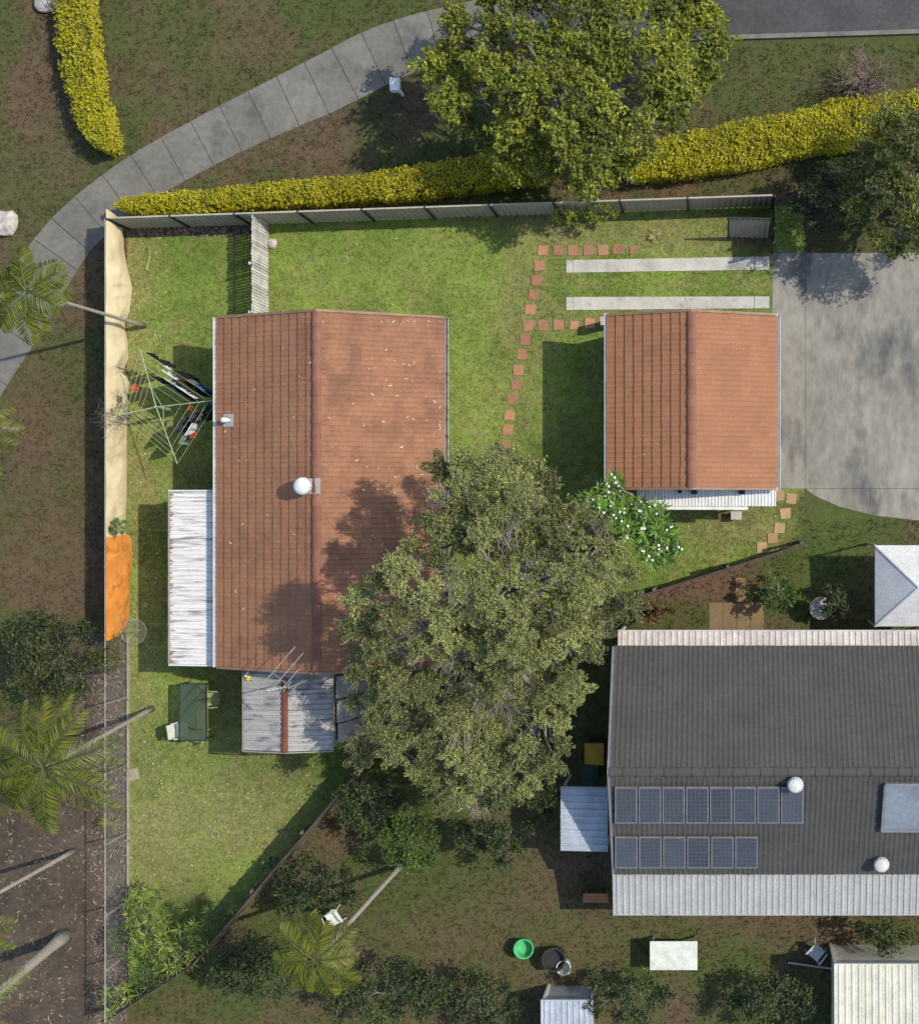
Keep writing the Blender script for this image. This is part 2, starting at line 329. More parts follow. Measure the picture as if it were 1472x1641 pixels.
np_mesh('lawn', V, F, m_ground, col=c, kind='structure')
def poly_obj(name, pts, m, z0, z1, parent=None, **kw):
    return MB().prism([M(*p) for p in pts], z0, z1).build(name, m, parent, **kw)
# ------------------------------------------------------------------ paths and slabs
def bezier(P, n):
    out = []
    for i in range(n+1):
        t = i/n*(len(P)-1); k = min(int(t), len(P)-2); f = t-k
        p0 = P[max(k-1,0)]; p1 = P[k]; p2 = P[k+1]; p3 = P[min(k+2,len(P)-1)]
        out.append(tuple(.5*((2*p1[a])+(-p0[a]+p2[a])*f+(2*p0[a]-5*p1[a]+4*p2[a]-p3[a])*f*f+(-p0[a]+3*p1[a]-3*p2[a]+p3[a])*f**3) for a in range(len(p1))))
    return out
fp = empty('footpath', M(400,200), kind='structure')
cl = bezier([(990,10,34),(860,20,36),(730,48,40),(620,85,46),(520,135,46),(420,182,42),(320,232,40),(220,290,40),(130,360,40),(75,430,44),(20,520,46),(-60,640,48)], 48)
pr = []
for i, p in enumerate(cl):
    a = cl[max(i-1,0)]; b = cl[min(i+1,len(cl)-1)]; d = Vector((b[0]-a[0], b[1]-a[1])).normalized(); n = Vector((-d.y, d.x))
    pr.append((Vector((p[0],p[1])), d, n, p[2]))
for i in range(0, 48, 2):
    q = []
    for sgn in (1, -1):
        seg = [pr[i], pr[i+1], pr[i+2]]; s_ = []
        for k, (p, d, n, w) in enumerate(seg):
            e = p + d*((.5 if k == 0 else -.5 if k == 2 else 0)) + n*w*sgn; s_.append((e.x, e.y))
        q += s_ if sgn == 1 else s_[::-1]
    poly_obj('concrete_slab', q, m_path, -.1, .025+random.uniform(0,.006), fp)
MB().prism([M(*p) for p in [(820,-200),(1700,-260),(1700,44),(1472,48),(1150,58),(960,62),(850,40),(800,-20)]], -.1, .03).build('road', m_asphalt, kind='structure')
MB().prism([M(*p) for p in [(960,62),(1150,58),(1472,48),(1700,44),(1700,51),(1472,55),(1150,65),(962,69)]], -.1, .12).build('kerb', m_path, kind='structure')
dv = empty('driveway', M(1350,600), kind='structure')
ys_ = [405, 783]
for x0, x1 in ((1237,1289.6),(1290,1640)):
    for k in range(1):
        poly_obj('concrete_slab', [(x0,ys_[k]+.35),(x1,ys_[k]+.35),(x1,ys_[k+1]-.35),(x0,ys_[k+1]-.35)], m_drive, -.1, .02, dv)
poly_obj('concrete_slab', [(1291,783.3),(1640,783.3),(1640,836),(1470,834),(1400,826),(1345,812),(1310,797),(1297,789)], m_drive, -.1, .018, dv)
for yy, (ya, yb, yc, yd) in enumerate(((417,411,432,437),(476,475,494,497))):
    ws = empty('wheel_track', M(1070,(ya+yc)/2), label=('pale concrete wheel strip across the grass, upper one nearer the fence' if yy == 0 else 'pale concrete wheel strip across the grass, lower one against the garage'), cat='concrete strip')
    f = lambda x, a, b: a+(b-a)*(x-907)/325
    for x0, x1 in ((907,917.3),(918,1208),(1208.8,1232)):
        poly_obj('concrete_slab', [(x0,f(x0,ya,yb)),(x1,f(x1,ya,yb)),(x1,f(x1,yd,yc)),(x0,f(x0,yd,yc))], m_concrete, -.05, .035, ws)
# beds
def np_poly_bed(name, poly, colf, z, step=.08):
    P = [M(*p) for p in poly]; xs = [p.x for p in P]; ys = [p.y for p in P]
    V, F, c = grid_sheet(min(xs)-step, max(xs)+step, min(ys)-step, max(ys)+step, step, z, colf, keep=poly)
    return np_mesh(name, V, F, m_ground, col=c, kind='structure')
def col_mulch(px, py):
    a = fbm(px, py, 10, 101)[...,None]; b = fbm(px, py, 40, 105)[...,None]
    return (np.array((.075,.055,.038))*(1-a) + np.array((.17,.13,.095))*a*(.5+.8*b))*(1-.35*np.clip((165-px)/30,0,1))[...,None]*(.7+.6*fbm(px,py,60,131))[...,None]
BED1 = [(206,364),(404,358),(404,376),(300,378),(206,380)]
BED2 = [(128,1010),(204,1020),(205,1350),(207,1450),(204,1660),(-40,1660),(-40,1330),(20,1300),(60,1335),(100,1290),(118,1200),(112,1100)]
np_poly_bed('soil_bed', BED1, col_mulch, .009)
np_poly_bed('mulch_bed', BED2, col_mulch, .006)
# stepping stones
def paver(parent, px, py, s=17.5, m=m_paver, rot=None):
    c = M(px, py); r = R(random.uniform(-7,7)) if rot is None else rot; h = s/S/2
    pts = []
    for k in range(4):
        a = math.pi/4+k*math.pi/2; cx = Vector((math.cos(a), math.sin(a)))*h*1.38*random.uniform(.96,1.03)
        pts.append((c.x+cx.x*math.cos(r)-cx.y*math.sin(r), c.y+cx.x*math.sin(r)+cx.y*math.cos(r)))
    MB().prism(pts, -.03, .03+random.uniform(-.005,.008)).build('paver', m, parent)
rows = [('terracotta paver path running across beside the upper concrete strip', [(870,401),(895,401),(918,401),(942.5,401),(966,400.5),(990,399),(1015,400,14)]),
        ('terracotta stepping stone path curving down the lawn beside the garage shadow', [(864.4,425.5),(859.6,449.7),(855,472.4),(849.7,496),(846.4,522),(841,544.7),(836.4,568),(831,593),(827,616),(821,640),(816.6,665),(813.4,688.5),(809,713),(804,738)]),
        ('short terracotta paver path leading across to the garage corner', [(870,521),(895,520.5),(920,521,15),(945,518),(968,516,16)]),
        ('tan square pavers stepping down the grass below the garage awning', [(1267.5,799),(1258,823),(1248.8,846),(1237.5,862),(1220.5,877),(1248,794)])]
for lb, ps in rows:
    e = empty('stepping_stone_path', M(*ps[len(ps)//2][:2]), label=lb, cat='paver path')
    for p in ps: paver(e, p[0], p[1], p[2]*.95 if len(p) > 2 else 16.8, m_paver_tan if 'tan' in lb else m_paver)

# ------------------------------------------------------------------ roofs
TW, TL, TE = .30, .36, .314
prof = [(0,.015),(.025,.006),(.055,0),(.105,0),(.135,.008),(.15,.015),(.165,.008),(.195,0),(.25,0),(.278,.006),(.30,.015)]
def tile_arrays():
    vs = []; n = len(prof)
    for v, b in ((TL,.002),(0.0,.040)):
        vs += [(u*1.0, v, b+h) for u, h in prof]
    vs += [(u, 0.0, .040+h-.034) for u, h in prof]
    vs += [(u, TL, -.004) for u, h in prof[::len(prof)-1]]
    f = [(n+i, n+i+1, i+1, i) for i in range(n-1)] + [(2*n+i, 2*n+i+1, n+i+1, n+i) for i in range(n-1)]
    return np.array(vs, float), f
TV, TF = tile_arrays()
tile_me = {}
def tile_mesh(m):
    if m.name not in tile_me:
        me = bpy.data.meshes.new('tile'); me.from_pydata([tuple(v) for v in TV], [], TF); me.materials.append(m); tile_me[m.name] = me
    return tile_me[m.name]
def gable_roof(root, C, A, B, half, hl, ze, zr, m, single=300, caps=True, first=1, m_v=m_fascia, capm=m_ridge):
    """ridge along A, spans +-half along B about ground point C"""
    A = Vector(A); B = Vector(B); U = Vector((0,0,1)); C = Vector((C[0], C[1], 0))
    deck = MB(); pts = []
    for a in (-hl, hl):
        pts += [C+A*a-B*half+U*(ze-.05), C+A*a+U*(zr-.05), C+A*a+B*half+U*(ze-.05), C+A*a-B*half+U*(ze-.12), C+A*a+U*(zr-.12), C+A*a+B*half+U*(ze-.12)]
    deck.add(pts, [(0,1,7,6),(1,2,8,7),(3,9,10,4),(4,10,11,5),(0,6,9,3),(2,5,11,8),(0,3,4,1),(1,4,5,2),(6,7,10,9),(7,8,11,10)])
    roof = deck.build('roof', m_v, root)
    off = wl(roof); sl = math.hypot(half, zr-ze); nc = max(1, round((sl-.02)/TE)); e = sl/nc
    nj = round(2*hl/TW); tw = 2*hl/nj
    me = tile_mesh(m); count = 0; SV = []
    for side in (first, -first):
        n = (B*side*(zr-ze) + U*half).normalized(); v = (-B*side*half + U*(zr-ze)).normalized(); u = v.cross(n)
        o0 = C + B*side*half + U*ze - u*hl
        for jj in range(nj):
            j = jj if u.y > 0.5 or u.x > .5 else nj-1-jj
            j = nj-1-j if abs(A.y) > .5 else j      # start from the north end
            for i in range(nc):
                org = o0 + u*(j*tw) + v*(i*e-.03 + random.uniform(-.006,.006)) + n*random.uniform(0,.004)
                Mx = Matrix(((u.x*tw/TW, v.x, n.x, org.x),(u.y*tw/TW, v.y, n.y, org.y),(u.z, v.z, n.z, org.z),(0,0,0,1)))
                if i == nc-1: Mx = Mx @ Matrix.Diagonal((1, .9, 1, 1))
                if count < single:
                    t = bpy.data.objects.new('tile', me); COL.objects.link(t); t.parent = roof
                    Mx.translation = org - off; t.matrix_local = Mx; count += 1
                else: SV.append(TV @ np.array(Mx)[:3,:3].T + np.array(org))
    if SV:
        n0 = len(TV); V = np.vstack(SV); F = np.array(TF); Fs = np.vstack([F+n0*k for k in range(len(SV))])
        np_mesh('tile', V, Fs, m, roof, kind='stuff')
    # ridge caps
    nk = round(2*hl/.40); L = 2*hl/nk
    for k in range(nk):
        a0 = -hl+k*L-.02; a1 = a0+L+.03; mb = MB(); P = []
        for a, r, dz in ((a0,.125,.02),(a1,.112,.0)):
            P.append([C+A*a+B*(r*1.15*math.sin(t))+U*(zr+.03+dz+r*.75*(math.cos(t)-1)+.035) for t in np.linspace(-1.45,1.45,8)])
        P.insert(0, [p-U*.03 for p in P[0]])
        mb.grid(P).build('ridge_cap', capm, roof, smooth=False)
    # verge boards
    for a, s in ((-hl,-1),(hl,1)):
        for sd_ in (-1, 1):
            mb = MB(); p0 = C+A*(a+s*.045)+B*sd_*(half+.02)+U*(ze-.03); p1 = C+A*(a+s*.045)+U*(zr-.03)
            w = A*.075; h = U*.2
            mb.add([p0-w/2-h/2,p0+w/2-h/2,p0+w/2+h/2,p0-w/2+h/2,p1-w/2-h/2,p1+w/2-h/2,p1+w/2+h/2,p1-w/2+h/2],
                   [(0,1,2,3),(7,6,5,4),(0,4,5,1),(1,5,6,2),(2,6,7,3),(3,7,4,0)])
            mb.build('verge_board', m_v, roof)
    return roof
def gutter(root, a, b, out, m=m_white, w=.11, d=.09):
    a = Vector(a); b = Vector(b); o = Vector(out); U = Vector((0,0,1)); mb = MB()
    P = [[p+o*x+U*z for x, z in ((0,0),(0,-d),(w,-d),(w,.0),(w+.012,0),(w+.012,-d-.012),(-.012,-d-.012),(-.012,0),(0,0))] for p in (a, b)]
    mb.grid(P).build('gutter', m, root)
def walls(root, C, A, B, hb, ha, z, zr, m):
    A = Vector(A); B = Vector(B); C = Vector((C[0],C[1],0)); U = Vector((0,0,1)); mb = MB()
    for s in (-1, 1):
        mb = MB(); mb.obox(C+B*s*(hb-.06)+U*z/2, B*.12, A*(2*ha), U*z); mb.build('wall', m, root)
        mb = MB(); c = C+A*s*(ha-.06); q = []
        for dd in (-.06,.06):
            q += [c+A*dd-B*(hb-.13), c+A*dd+B*(hb-.13), c+A*dd+B*(hb-.13)+U*z, c+A*dd+U*(zr-.25), c+A*dd-B*(hb-.13)+U*z]
        mb.add(q, [(4,3,2,1,0),(5,6,7,8,9)]+[(i,(i+1)%5,5+(i+1)%5,5+i) for i in range(5)]); mb.build('wall', m, root)
YV = Vector((0,1,0)); XV = Vector((1,0,0)); UV = Vector((0,0,1))
# --- main house
ZE, ZR = 2.7, 4.2
p0 = G(349.5,511,ZE); p1 = G(711,1067,ZE); C = ((p0.x+p1.x)/2, (p0.y+p1.y)/2); half = (p1.x-p0.x)/2; hl = (p0.y-p1.y)/2
house = empty('house', (C[0],C[1],0), label='long single storey house with brown-red tiled gable roof, partly under the big tree', cat='house')
roof = gable_roof(house, C, YV, XV, half, hl, ZE, ZR, m_tile)
walls(house, C, YV, XV, half-.5, hl-.35, ZE-.12, ZR, m_wall)
gutter(house, (p0.x-.03,p0.y+.05,ZE+.01), (p0.x-.03,p1.y-.05,ZE+.01), (-1,0,0), m_white)
gutter(house, (p1.x+.03,p0.y+.05,ZE+.01), (p1.x+.03,p1.y-.05,ZE+.01), (1,0,0), m_galv, w=.09)
def roofz(X, C=C, half=half): return ZE + (ZR-ZE)*(1-abs(X-C[0])/half)
# turbine vent
q = G(487,779,4.35); v = Vector((q.x, q.y, roofz(q.x)))
vent = MB().lathe(v, [(.13,-.1),(.13,.22),(.17,.25),(.235,.31),(.26,.40),(.25,.50),(.19,.57),(.10,.61),(.02,.62)], 24).build('roof_vent', m_white, roof, smooth=True)
mb = MB()
for k in range(20):
    a = 2*math.pi*k/20; mb.beam(v+Vector((math.cos(a)*.262, math.sin(a)*.262,.33)), v+Vector((math.cos(a+.2)*.245, math.sin(a+.2)*.245,.52)), .012, .03)
mb.build('vent_fins', m_alu, roof)
MB().obox((v.x+.16, v.y, roofz(v.x+.16)+.07), Vector((.62,0,-.0))+UV*.62*(ZR-ZE)/half, YV*.46, UV*.02).build('vent_flashing', m_creamawn, roof)
q = G(366,674,2.8); v = Vector((q.x, q.y, roofz(q.x)+.05))
MB().obox(v+Vector((.04,0,.02)), Vector((.36,0,.36*(ZR-ZE)/half)), YV*.38, UV*.02).build('flue_flashing', m_galv, roof)
MB().tube([v+Vector((.08,0,0)), v+Vector((.08,0,.16)), v+Vector((.06,0,.2)), v+Vector((-.10,.0,.24))], [.055,.055,.075,.085], 12).build('flue_pipe', m_white, roof, smooth=True)
# --- garage
GE, GR = 2.6, 3.55
g0 = G(974,507,GE); g1 = G(1243,781,GE); GC = ((g0.x+g1.x)/2, (g0.y+g1.y)/2); gh = (g1.x-g0.x)/2; gl = (g0.y-g1.y)/2
garage = empty('garage', (GC[0],GC[1],0), label='smaller detached garage with orange-brown tiled gable roof beside the driveway', cat='garage')
groof = gable_roof(garage, GC, YV, XV, gh, gl, GE, GR, m_tile2, first=-1)
walls(garage, GC, YV, XV, gh-.25, gl-.15, GE-.12, GR, m_brick)
gutter(garage, (g0.x-.03,g0.y+.1,GE+.01), (g0.x-.03,g1.y-.1,GE+.01), (-1,0,0), m_white, w=.07)
gutter(garage, (g1.x+.03,g0.y+.1,GE+.01), (g1.x+.03,g1.y-.1,GE+.01), (1,0,0), m_white, w=.09)
# corrugated sheet: origin O (low corner), direction a along the ribs, b across the ribs
def corrugated(O, a, b, La, Lb, pitch=.13, h=.022, nrm=None, flat=.55, seg=3, sag=0):
    a = Vector(a).normalized(); b = Vector(b).normalized(); n = nrm or a.cross(b)
    if n.z < 0: n = -n
    us = []; k = max(1, round(Lb/pitch)); p = Lb/k
    for i in range(k):
        us += [(i*p, 0), (i*p+p*flat, 0), (i*p+p*(flat+.12), h), (i*p+p*.88, h)]
    us.append((Lb, 0)); P = [[O+b*u+a*(La*t)+n*(z_+sag*math.sin(math.pi*t)) for u, z_ in us] for t in np.linspace(0,1,seg)]
    Q = [[p-n*.006 for p in r] for r in P]
    mb = MB(); mb.grid(P); mb.grid([r[::-1] for r in Q]); return mb
# garage awning (skillion, ribs run north-south)
aw = empty('awning', G(1130,800,0), label='narrow white corrugated awning along the lower end of the garage', cat='awning')
aN = G(1020,783,2.18); aS = G(1243,811,2.06); nsh = 6; wd = (aS.x-aN.x)/nsh
for k in range(nsh):
    O = Vector((aN.x+k*wd, aS.y, 2.06+.004*(k % 2))); corrugated(O, (0, aN.y-aS.y, .12), (1,0,0), (aN.y-aS.y), wd-.004, pitch=.10, h=.018).build('roof_sheet', m_cream if k == 9 else m_white, aw)
for xx in (1112, 1188):
    q = G(xx,789,2.3); MB().box((q.x-.09,q.y-.06,2.2),(q.x+.09,q.y+.06,2.36)).build('bracket', m_dark, aw)
q = G(1089,788,2.3); MB().box((q.x-.05,q.y-.05,2.2),(q.x+.05,q.y+.05,2.34)).build('bracket', m_dark, aw)
a = G(1060,814,1.98); b = G(1198,814.5,1.98)
mb = MB(); mb.beam(a, b, .10, .09); mb.build('gutter', m_white, aw)
for x in (1068,1190): q = G(x,813,0); q2 = G(x,812,1.95); MB().beam((q2.x,q2.y,0), (q2.x,q2.y,1.95), .06).build('post', m_white, aw)
q = M(1179,826); MB().box((q.x-.14,q.y-.1,0),(q.x+.14,q.y+.1,.35)).box((q.x-.17,q.y-.13,.35),(q.x+.17,q.y+.13,.39)).build('meter_box', m_creamawn, label='small grey box standing below the garage awning gutter', cat='box')
q = G(967,514,1.0); MB().box((q.x-.1,q.y-.13,0),(q.x+.1,q.y+.13,1.0)).build('meter_box', m_galv, label='small dark grey box at the upper left garage corner', cat='box')

# --- white patio cover on the house's west side
pc = empty('patio_cover', G(312,930,0), label='long white corrugated iron patio roof with rusty edge beside the house', cat='patio roof')
b0 = G(273,788,2.12); b1 = G(352,1065,2.3); n = 7; wd = (b0.y-b1.y)/n
b1x = G(351,900,2.34).x
for k in range(n):
    O = Vector((b0.x, b1.y+k*wd, 2.12+.005*(k % 2)))
    corrugated(O, (b1x-b0.x, 0, .2), (0,1,0), (b1x-b0.x)*1.005, wd-.006, pitch=.135, h=.036).build('roof_sheet', m_awn, pc)
for (a, b, m, w) in (((b0.x-.03,b0.y,2.12),(b0.x-.03,b1.y,2.12),m_edge,.05),((b0.x-.03,b0.y+.03,2.13),(b1x,b0.y+.03,2.33),m_white,.045),((b0.x-.03,b1.y-.03,2.13),(b1x,b1.y-.03,2.33),m_white,.045)):
    MB().beam(a, b, w, .09).build('fascia', m, pc)
for yy in (b0.y-.1,(b0.y+b1.y)/2,b1.y+.1): MB().beam((b0.x+.05,yy,0),(b0.x+.05,yy,2.05),.08).build('post', m_edge, pc)
mb = MB()
for k in range(150):
    y = random.uniform(b1.y+.05,b0.y-.05); e = abs(random.gauss(0,.06)) if random.random() < .75 else (b1x-b0.x)-abs(random.gauss(0,.08))
    e = min(max(e,.01), b1x-b0.x-.03); s = random.uniform(.012,.045); q = Vector((b0.x+e, y, 2.12+.2*e/(b1x-b0.x)+.031))
    mb.obox(q, XV*s*random.uniform(1,3), YV*s*.6, UV*.004)
mb.build('rust_flakes', m_rustspot, pc, kind='stuff')
# --- grey shed with rusty ridge
SE_, SR = 2.15, 2.45
shed = empty('shed', G(462,1140,0), label='small grey corrugated iron shed with rusty ridge capping at the end of the house', cat='shed')
s0 = G(391,1070,SE_); s1 = G(532,1202,SE_); rx = G(456,1140,SR+.03).x; n = 4; wd = (s0.y-s1.y)/n
for side in (0, 1):
    xe = s0.x if side == 0 else s1.x; L = math.hypot(rx-xe, SR-SE_)
    for k in range(n):
        O = Vector((xe, s1.y+k*wd, SE_+.004*(k % 2)))
        corrugated(O, (rx-xe, 0, SR-SE_), (0,1,0), L, wd-.004, pitch=.15, h=.045, flat=.55, sag=.004*(k % 2)).build('roof_sheet', m_galv, shed)
P = [[Vector((rx+x, y, SR+z+.022)) for x, z in ((-.10,.0),(-.10,.012),(-.04,.04),(0,.055),(.04,.04),(.10,.012),(.10,.0))] for y in np.linspace(s1.y-.03,s0.y-.3,6)]
MB().grid(P).build('ridge_capping', m_rust, shed)
for a, b in (((s0.x-.03,s0.y,SE_),(s0.x-.03,s1.y-.04,SE_)),((s1.x+.03,s0.y,SE_),(s1.x+.03,s1.y-.04,SE_)),((s0.x-.03,s1.y-.04,SE_),(rx,s1.y-.04,SR)),((rx,s1.y-.04,SR),(s1.x+.03,s1.y-.04,SE_))):
    MB().beam(a, b, .035, .06).build('edge_trim', m_edge, shed)
for x in (s0.x+.06, s1.x-.06):
    O = Vector((x, s1.y+.05, 0)); mb = corrugated(O, (0,0,1), (0,1,0), SE_-.02, s0.y-s1.y-.1, pitch=.2, h=.02, nrm=XV*(1 if x > rx else -1), seg=2); mb.build('wall', m_galv, shed)
MB().box((s0.x+.09,s1.y+.02,0),(s1.x-.09,s1.y+.05,SE_-.03)).build('wall', m_galv, shed)
# leaning sheets on the shed's east wall
q0 = G(536,1090,2.0)
for k, (ya, yb) in enumerate(((1085,1120),(1124,1160),(1162,1192))):
    A_ = G(536,ya,1.9); B_ = G(536,yb,1.9); t0 = Vector((s1.x+.04,A_.y,1.9-.12*k)); t1 = Vector((s1.x+.04,B_.y,1.9-.12*k)); f1 = Vector((s1.x+.55,B_.y,.0)); f0 = Vector((s1.x+.55,A_.y,.0))
    MB().add([t0,t1,f1,f0]+[p+Vector((.03,0,.01)) for p in (t0,t1,f1,f0)], [(0,1,2,3),(7,6,5,4),(0,4,5,1),(1,5,6,2),(2,6,7,3),(3,7,4,0)]).build('leaning_sheet', m_galv,
        label=['grey sheet leaning on the shed side, nearest the house', 'grey sheet leaning on the shed side, between two others', 'grey sheet leaning on the shed side, farthest from the house'][k], cat='sheet', group='grey sheets leaning on the shed')
# bottles on shed corner
for k, (px, py, c) in enumerate(((393,1079,(.6,.03,.06)),(392,1085,(.7,.7,.7)),(395,1090,(.65,.55,.05)))):
    q = G(px,py,2.3); MB().tube([Vector((q.x,q.y,2.24)),Vector((q.x+.08,q.y+.16,2.24))], .05, 8).tube([Vector((q.x+.08,q.y+.16,2.24)),Vector((q.x+.1,q.y+.2,2.24))], .02, 6).build('bottle', m_color(c), label=['red bottle lying on the shed roof corner', 'white bottle lying on the shed roof corner between red and yellow ones', 'yellow bottle lying on the shed roof corner'][k], cat='bottle', group='bottles on the shed roof')
# antenna
zt = 5.4; top = G(464,1102,zt); basem = Vector((G(517,1080,2.45).x, G(517,1080,2.45).y, 0))
ant = empty('tv_antenna', (top.x,top.y,SR), label='tall television antenna with long diagonal rods above the grey shed roof', cat='antenna')
mb = MB(); mb.tube([Vector((top.x,top.y,SR-.05)), top+UV*.1], .022, 8); mb.build('mast', m_pole, ant)
g = lambda px, py: G(px, py, zt)
mb = MB(); mb.beam(g(438,1079), g(496,1127), .025); mb.build('boom', m_alu, ant)
for (a, b, c, d) in ((473,1036,400,1121),(486,1046,414,1129),(478,1073,440,1118),(466,1093,453,1109),(474,1100,464,1113),(482,1108,474,1119),(490,1115,483,1125),(494,1121,489,1128)):
    MB().tube([g(a,b), g(c,d)], .012, 6).build('rod', m_pole, ant)
MB().tube([G(428,1107,zt-.4), G(458,1101,zt-.4)], .02, 6).build('rod', m_white, ant)
dz = 2.62; dc = G(495,1083,dz)
dish = empty('satellite_dish', (dc.x,dc.y,SE_), label='small grey satellite dish near the upper edge of the shed roof', cat='satellite dish')
mb = MB(); nrm = Vector((.45,.5,.75)).normalized(); ux = nrm.orthogonal().normalized(); uy = nrm.cross(ux)
P = [[dc+(ux*math.cos(t)+uy*math.sin(t))*r+nrm*(r*r*.9) for t in np.linspace(0,2*math.pi,25)] for r in (.001,.07,.13,.18,.2)]
P2 = [[p-nrm*.012 for p in r] for r in P]; mb.grid(P); mb.grid(P2[::-1]); mb.build('dish', m_greyawn, dish)
MB().beam(dc, dc-UV*.35, .03).build('bracket', m_pole, dish); MB().beam(dc-uy*.18, dc+nrm*.28, .015).build('feed_arm', m_pole, dish)
MB().tube([Vector((dc.x-.5,dc.y-.25,2.4)), Vector((dc.x-.1,dc.y-.05,2.5)), Vector((dc.x+.6,dc.y+.12,2.42))], .015, 6).build('cable_conduit', m_pole, dish)

# ------------------------------------------------------------------ fences
FH = 1.6
def lerp(a, b, t): return a+(b-a)*t
nf = empty('metal_fence', M(600,352), label='grey corrugated steel fence with dark posts along the back of the lawn', cat='fence')
A_ = M(206,366); B_ = M(1236,330.5); d = (B_-A_); Lf = d.length; d.normalize(); nrm = Vector((d.y,-d.x,0))
xs = [206,303.5,403,501,600,697,797,896,998,1103,1236]
def onf(px): return A_+d*((px-206)/(1236-206)*Lf)
for i in range(len(xs)-1):
    a = onf(xs[i]); b = onf(xs[i+1]); L = (b-a).length
    corrugated(a+UV*.05+d*.02, (0,0,1), d, FH-.1, L-.04, pitch=.19, h=.03, nrm=nrm, flat=.5, seg=2).build('panel', m_fence, nf)
    MB().beam(a+UV*(FH-.02)+d*.03, b+UV*(FH-.02)-d*.03, .05, .05).build('top_rail', m_fence, nf)
for x in xs:
    a = onf(x); MB().beam(a+nrm*.03, a+nrm*.03+UV*(FH+.02), .06, .06, up=d).build('post', m_post, nf)
# short return fence and gate
rf = empty('return_fence', M(1236,365), label='short dark steel fence return beside the grass strip near the driveway', cat='fence')
a = M(1237,331); b = M(1237,404)
corrugated(a+UV*.05, (0,0,1), (b-a), FH-.1, (b-a).length, pitch=.19, h=.02, nrm=XV, seg=2).build('panel', m_post, rf)
for p in (M(1237,333), M(1237,383), M(1237,404)): MB().beam(p, p+UV*(FH+.08), .07, .07, up=YV).build('post', m_post, rf)
gt = empty('gate', M(1198,382), label='small grey corrugated gate leaf standing open above the driveway end', cat='gate')
a = M(1166,380); b = M(1231,382); lean = Vector((0,.28,0))
dd = (b-a).normalized(); up = (UV*1.6+lean)
corrugated(a+UV*.08, up, dd, up.length-.1, (b-a).length, pitch=.17, h=.03, nrm=Vector((0,-1,.17)).normalized(), seg=2).build('panel', m_fence, gt)
for p, q in ((a,b),(a+up,b+up),(a,a+up),(b,b+up)): MB().beam(p+UV*.06, q+UV*.06, .045, .045, up=YV).build('frame_bar', m_post, gt)
MB().tube([M(1278,318), M(1278,318)+UV*.9], .03, 8).tube([M(1278,318)+UV*.9, M(1278,318)+UV*.98], .045, 8).build('marker_post', m_white, label='thin white post in the grass corner by the steel fence', cat='post')
# picket fence between metal fence and house
pf = empty('picket_fence', M(430,430), label='weathered grey vertical slat fence joining the house to the steel fence', cat='fence')
a = M(430,357); b = M(430,512); n = 33
for k in range(n):
    p = lerp(a, b, (k+.5)/n); hh = FH-.03+random.uniform(-.05,.03); w = .078*random.uniform(.85,1.1)
    MB().box((p.x-.009+random.uniform(-.008,.008), p.y-w/2, .03), (p.x+.011, p.y+w/2, hh)).build('picket', m_picket, pf)
for z in (.35, 1.25): MB().beam(a+UV*z-XV*.04, b+UV*z-XV*.04, .04, .07).build('rail', m_picket, pf)
for t in (0.01,.5,.99): p = lerp(a, b, t); MB().beam(p-XV*.09, p-XV*.09+UV*(FH-.1), .08, .08, up=YV).build('post', m_picket, pf)
# timber fence along the lower right boundary
tf = empty('timber_fence', M(668,1136), label='brown timber paling fence along the slanting lower right boundary', cat='fence')
PL = [(1286,872),(888,998),(668,1136),(335,1525),(201,1611)]; tot = sum((M(*PL[i])-M(*PL[i+1])).length for i in range(4)); step = tot/285
for i in range(4):
    a = M(*PL[i]); b = M(*PL[i+1]); dd = b-a; L = dd.length; dd.normalize(); n = int(L/step); o = Vector((dd.y,-dd.x,0))
    for k in range(n):
        p = a+dd*((k+.5)*L/n)+o*random.uniform(-.004,.004); hh = 1.5+random.uniform(-.02,.02)
        MB().obox(p+UV*hh/2, dd*(L/n-.008), o*.018, UV*hh).build('paling', m_paling, tf)
    for z in (.3,1.3): MB().beam(a+UV*z+o*.04, b+UV*z+o*.04, .045, .07).build('rail', m_paling, tf)
    for k in range(int(L/2.4)+1): p = a+dd*min(k*2.4+.1, L-.05)+o*.11; MB().beam(p, p+UV*1.4, .09, .09, up=dd).build('post', m_paling, tf)
# west chain-link fence
wf = empty('wire_fence', M(204,1100), label='wire mesh fence with pipe posts along the left boundary', cat='fence')
ysW = [368,480,592,704,816,905,1010,1117,1226,1335,1445,1530,1608]
for y in ysW: p = M(204,y); MB().tube([p,p+UV*1.62],.022,8).build('post', m_pole, wf)
MB().tube([M(204,368)+UV*1.6, M(204,1608)+UV*1.6], .016, 6).build('top_rail', m_pole, wf)
a = M(204,1022); b = M(204,1608); L = (b-a).length; mb = MB(); st = .16
def wire(p, q, r=.0014): mb.beam(p, q, r*2)
k = -int(1.55/st)
while k*st < L:
    for sgn in (1,-1):
        y0_ = k*st; t0 = max(0,-y0_); t1 = min(1.55, L-y0_)
        if t1 > t0:
            z0, z1 = (t0, t1) if sgn == 1 else (1.55-t0, 1.55-t1)
            wire(Vector((a.x, a.y-(y0_+t0), .03+z0)), Vector((a.x, a.y-(y0_+t1), .03+z1)))
    k += 1
mb.build('wire_mesh', m_pole, wf, kind='stuff')
for y0_, y1_ in ((1020,1120),(1122,1232),(1236,1345),(1349,1420)):
    MB().beam(M(206.5,y0_)+UV*.05, M(207,y1_)+UV*.05, .06, .12).build('timber_edging', m_edge, label={1020:'old timber garden edging at the lawn edge just below the orange tarpaulin',1122:'old timber garden edging at the lawn edge left of the glass table',1236:'old timber garden edging at the lawn edge right of the mulch bed',1349:'old timber garden edging at the lawn edge closest to the leafy plants'}[y0_], cat='edging', group='timber edging along the mulch bed')
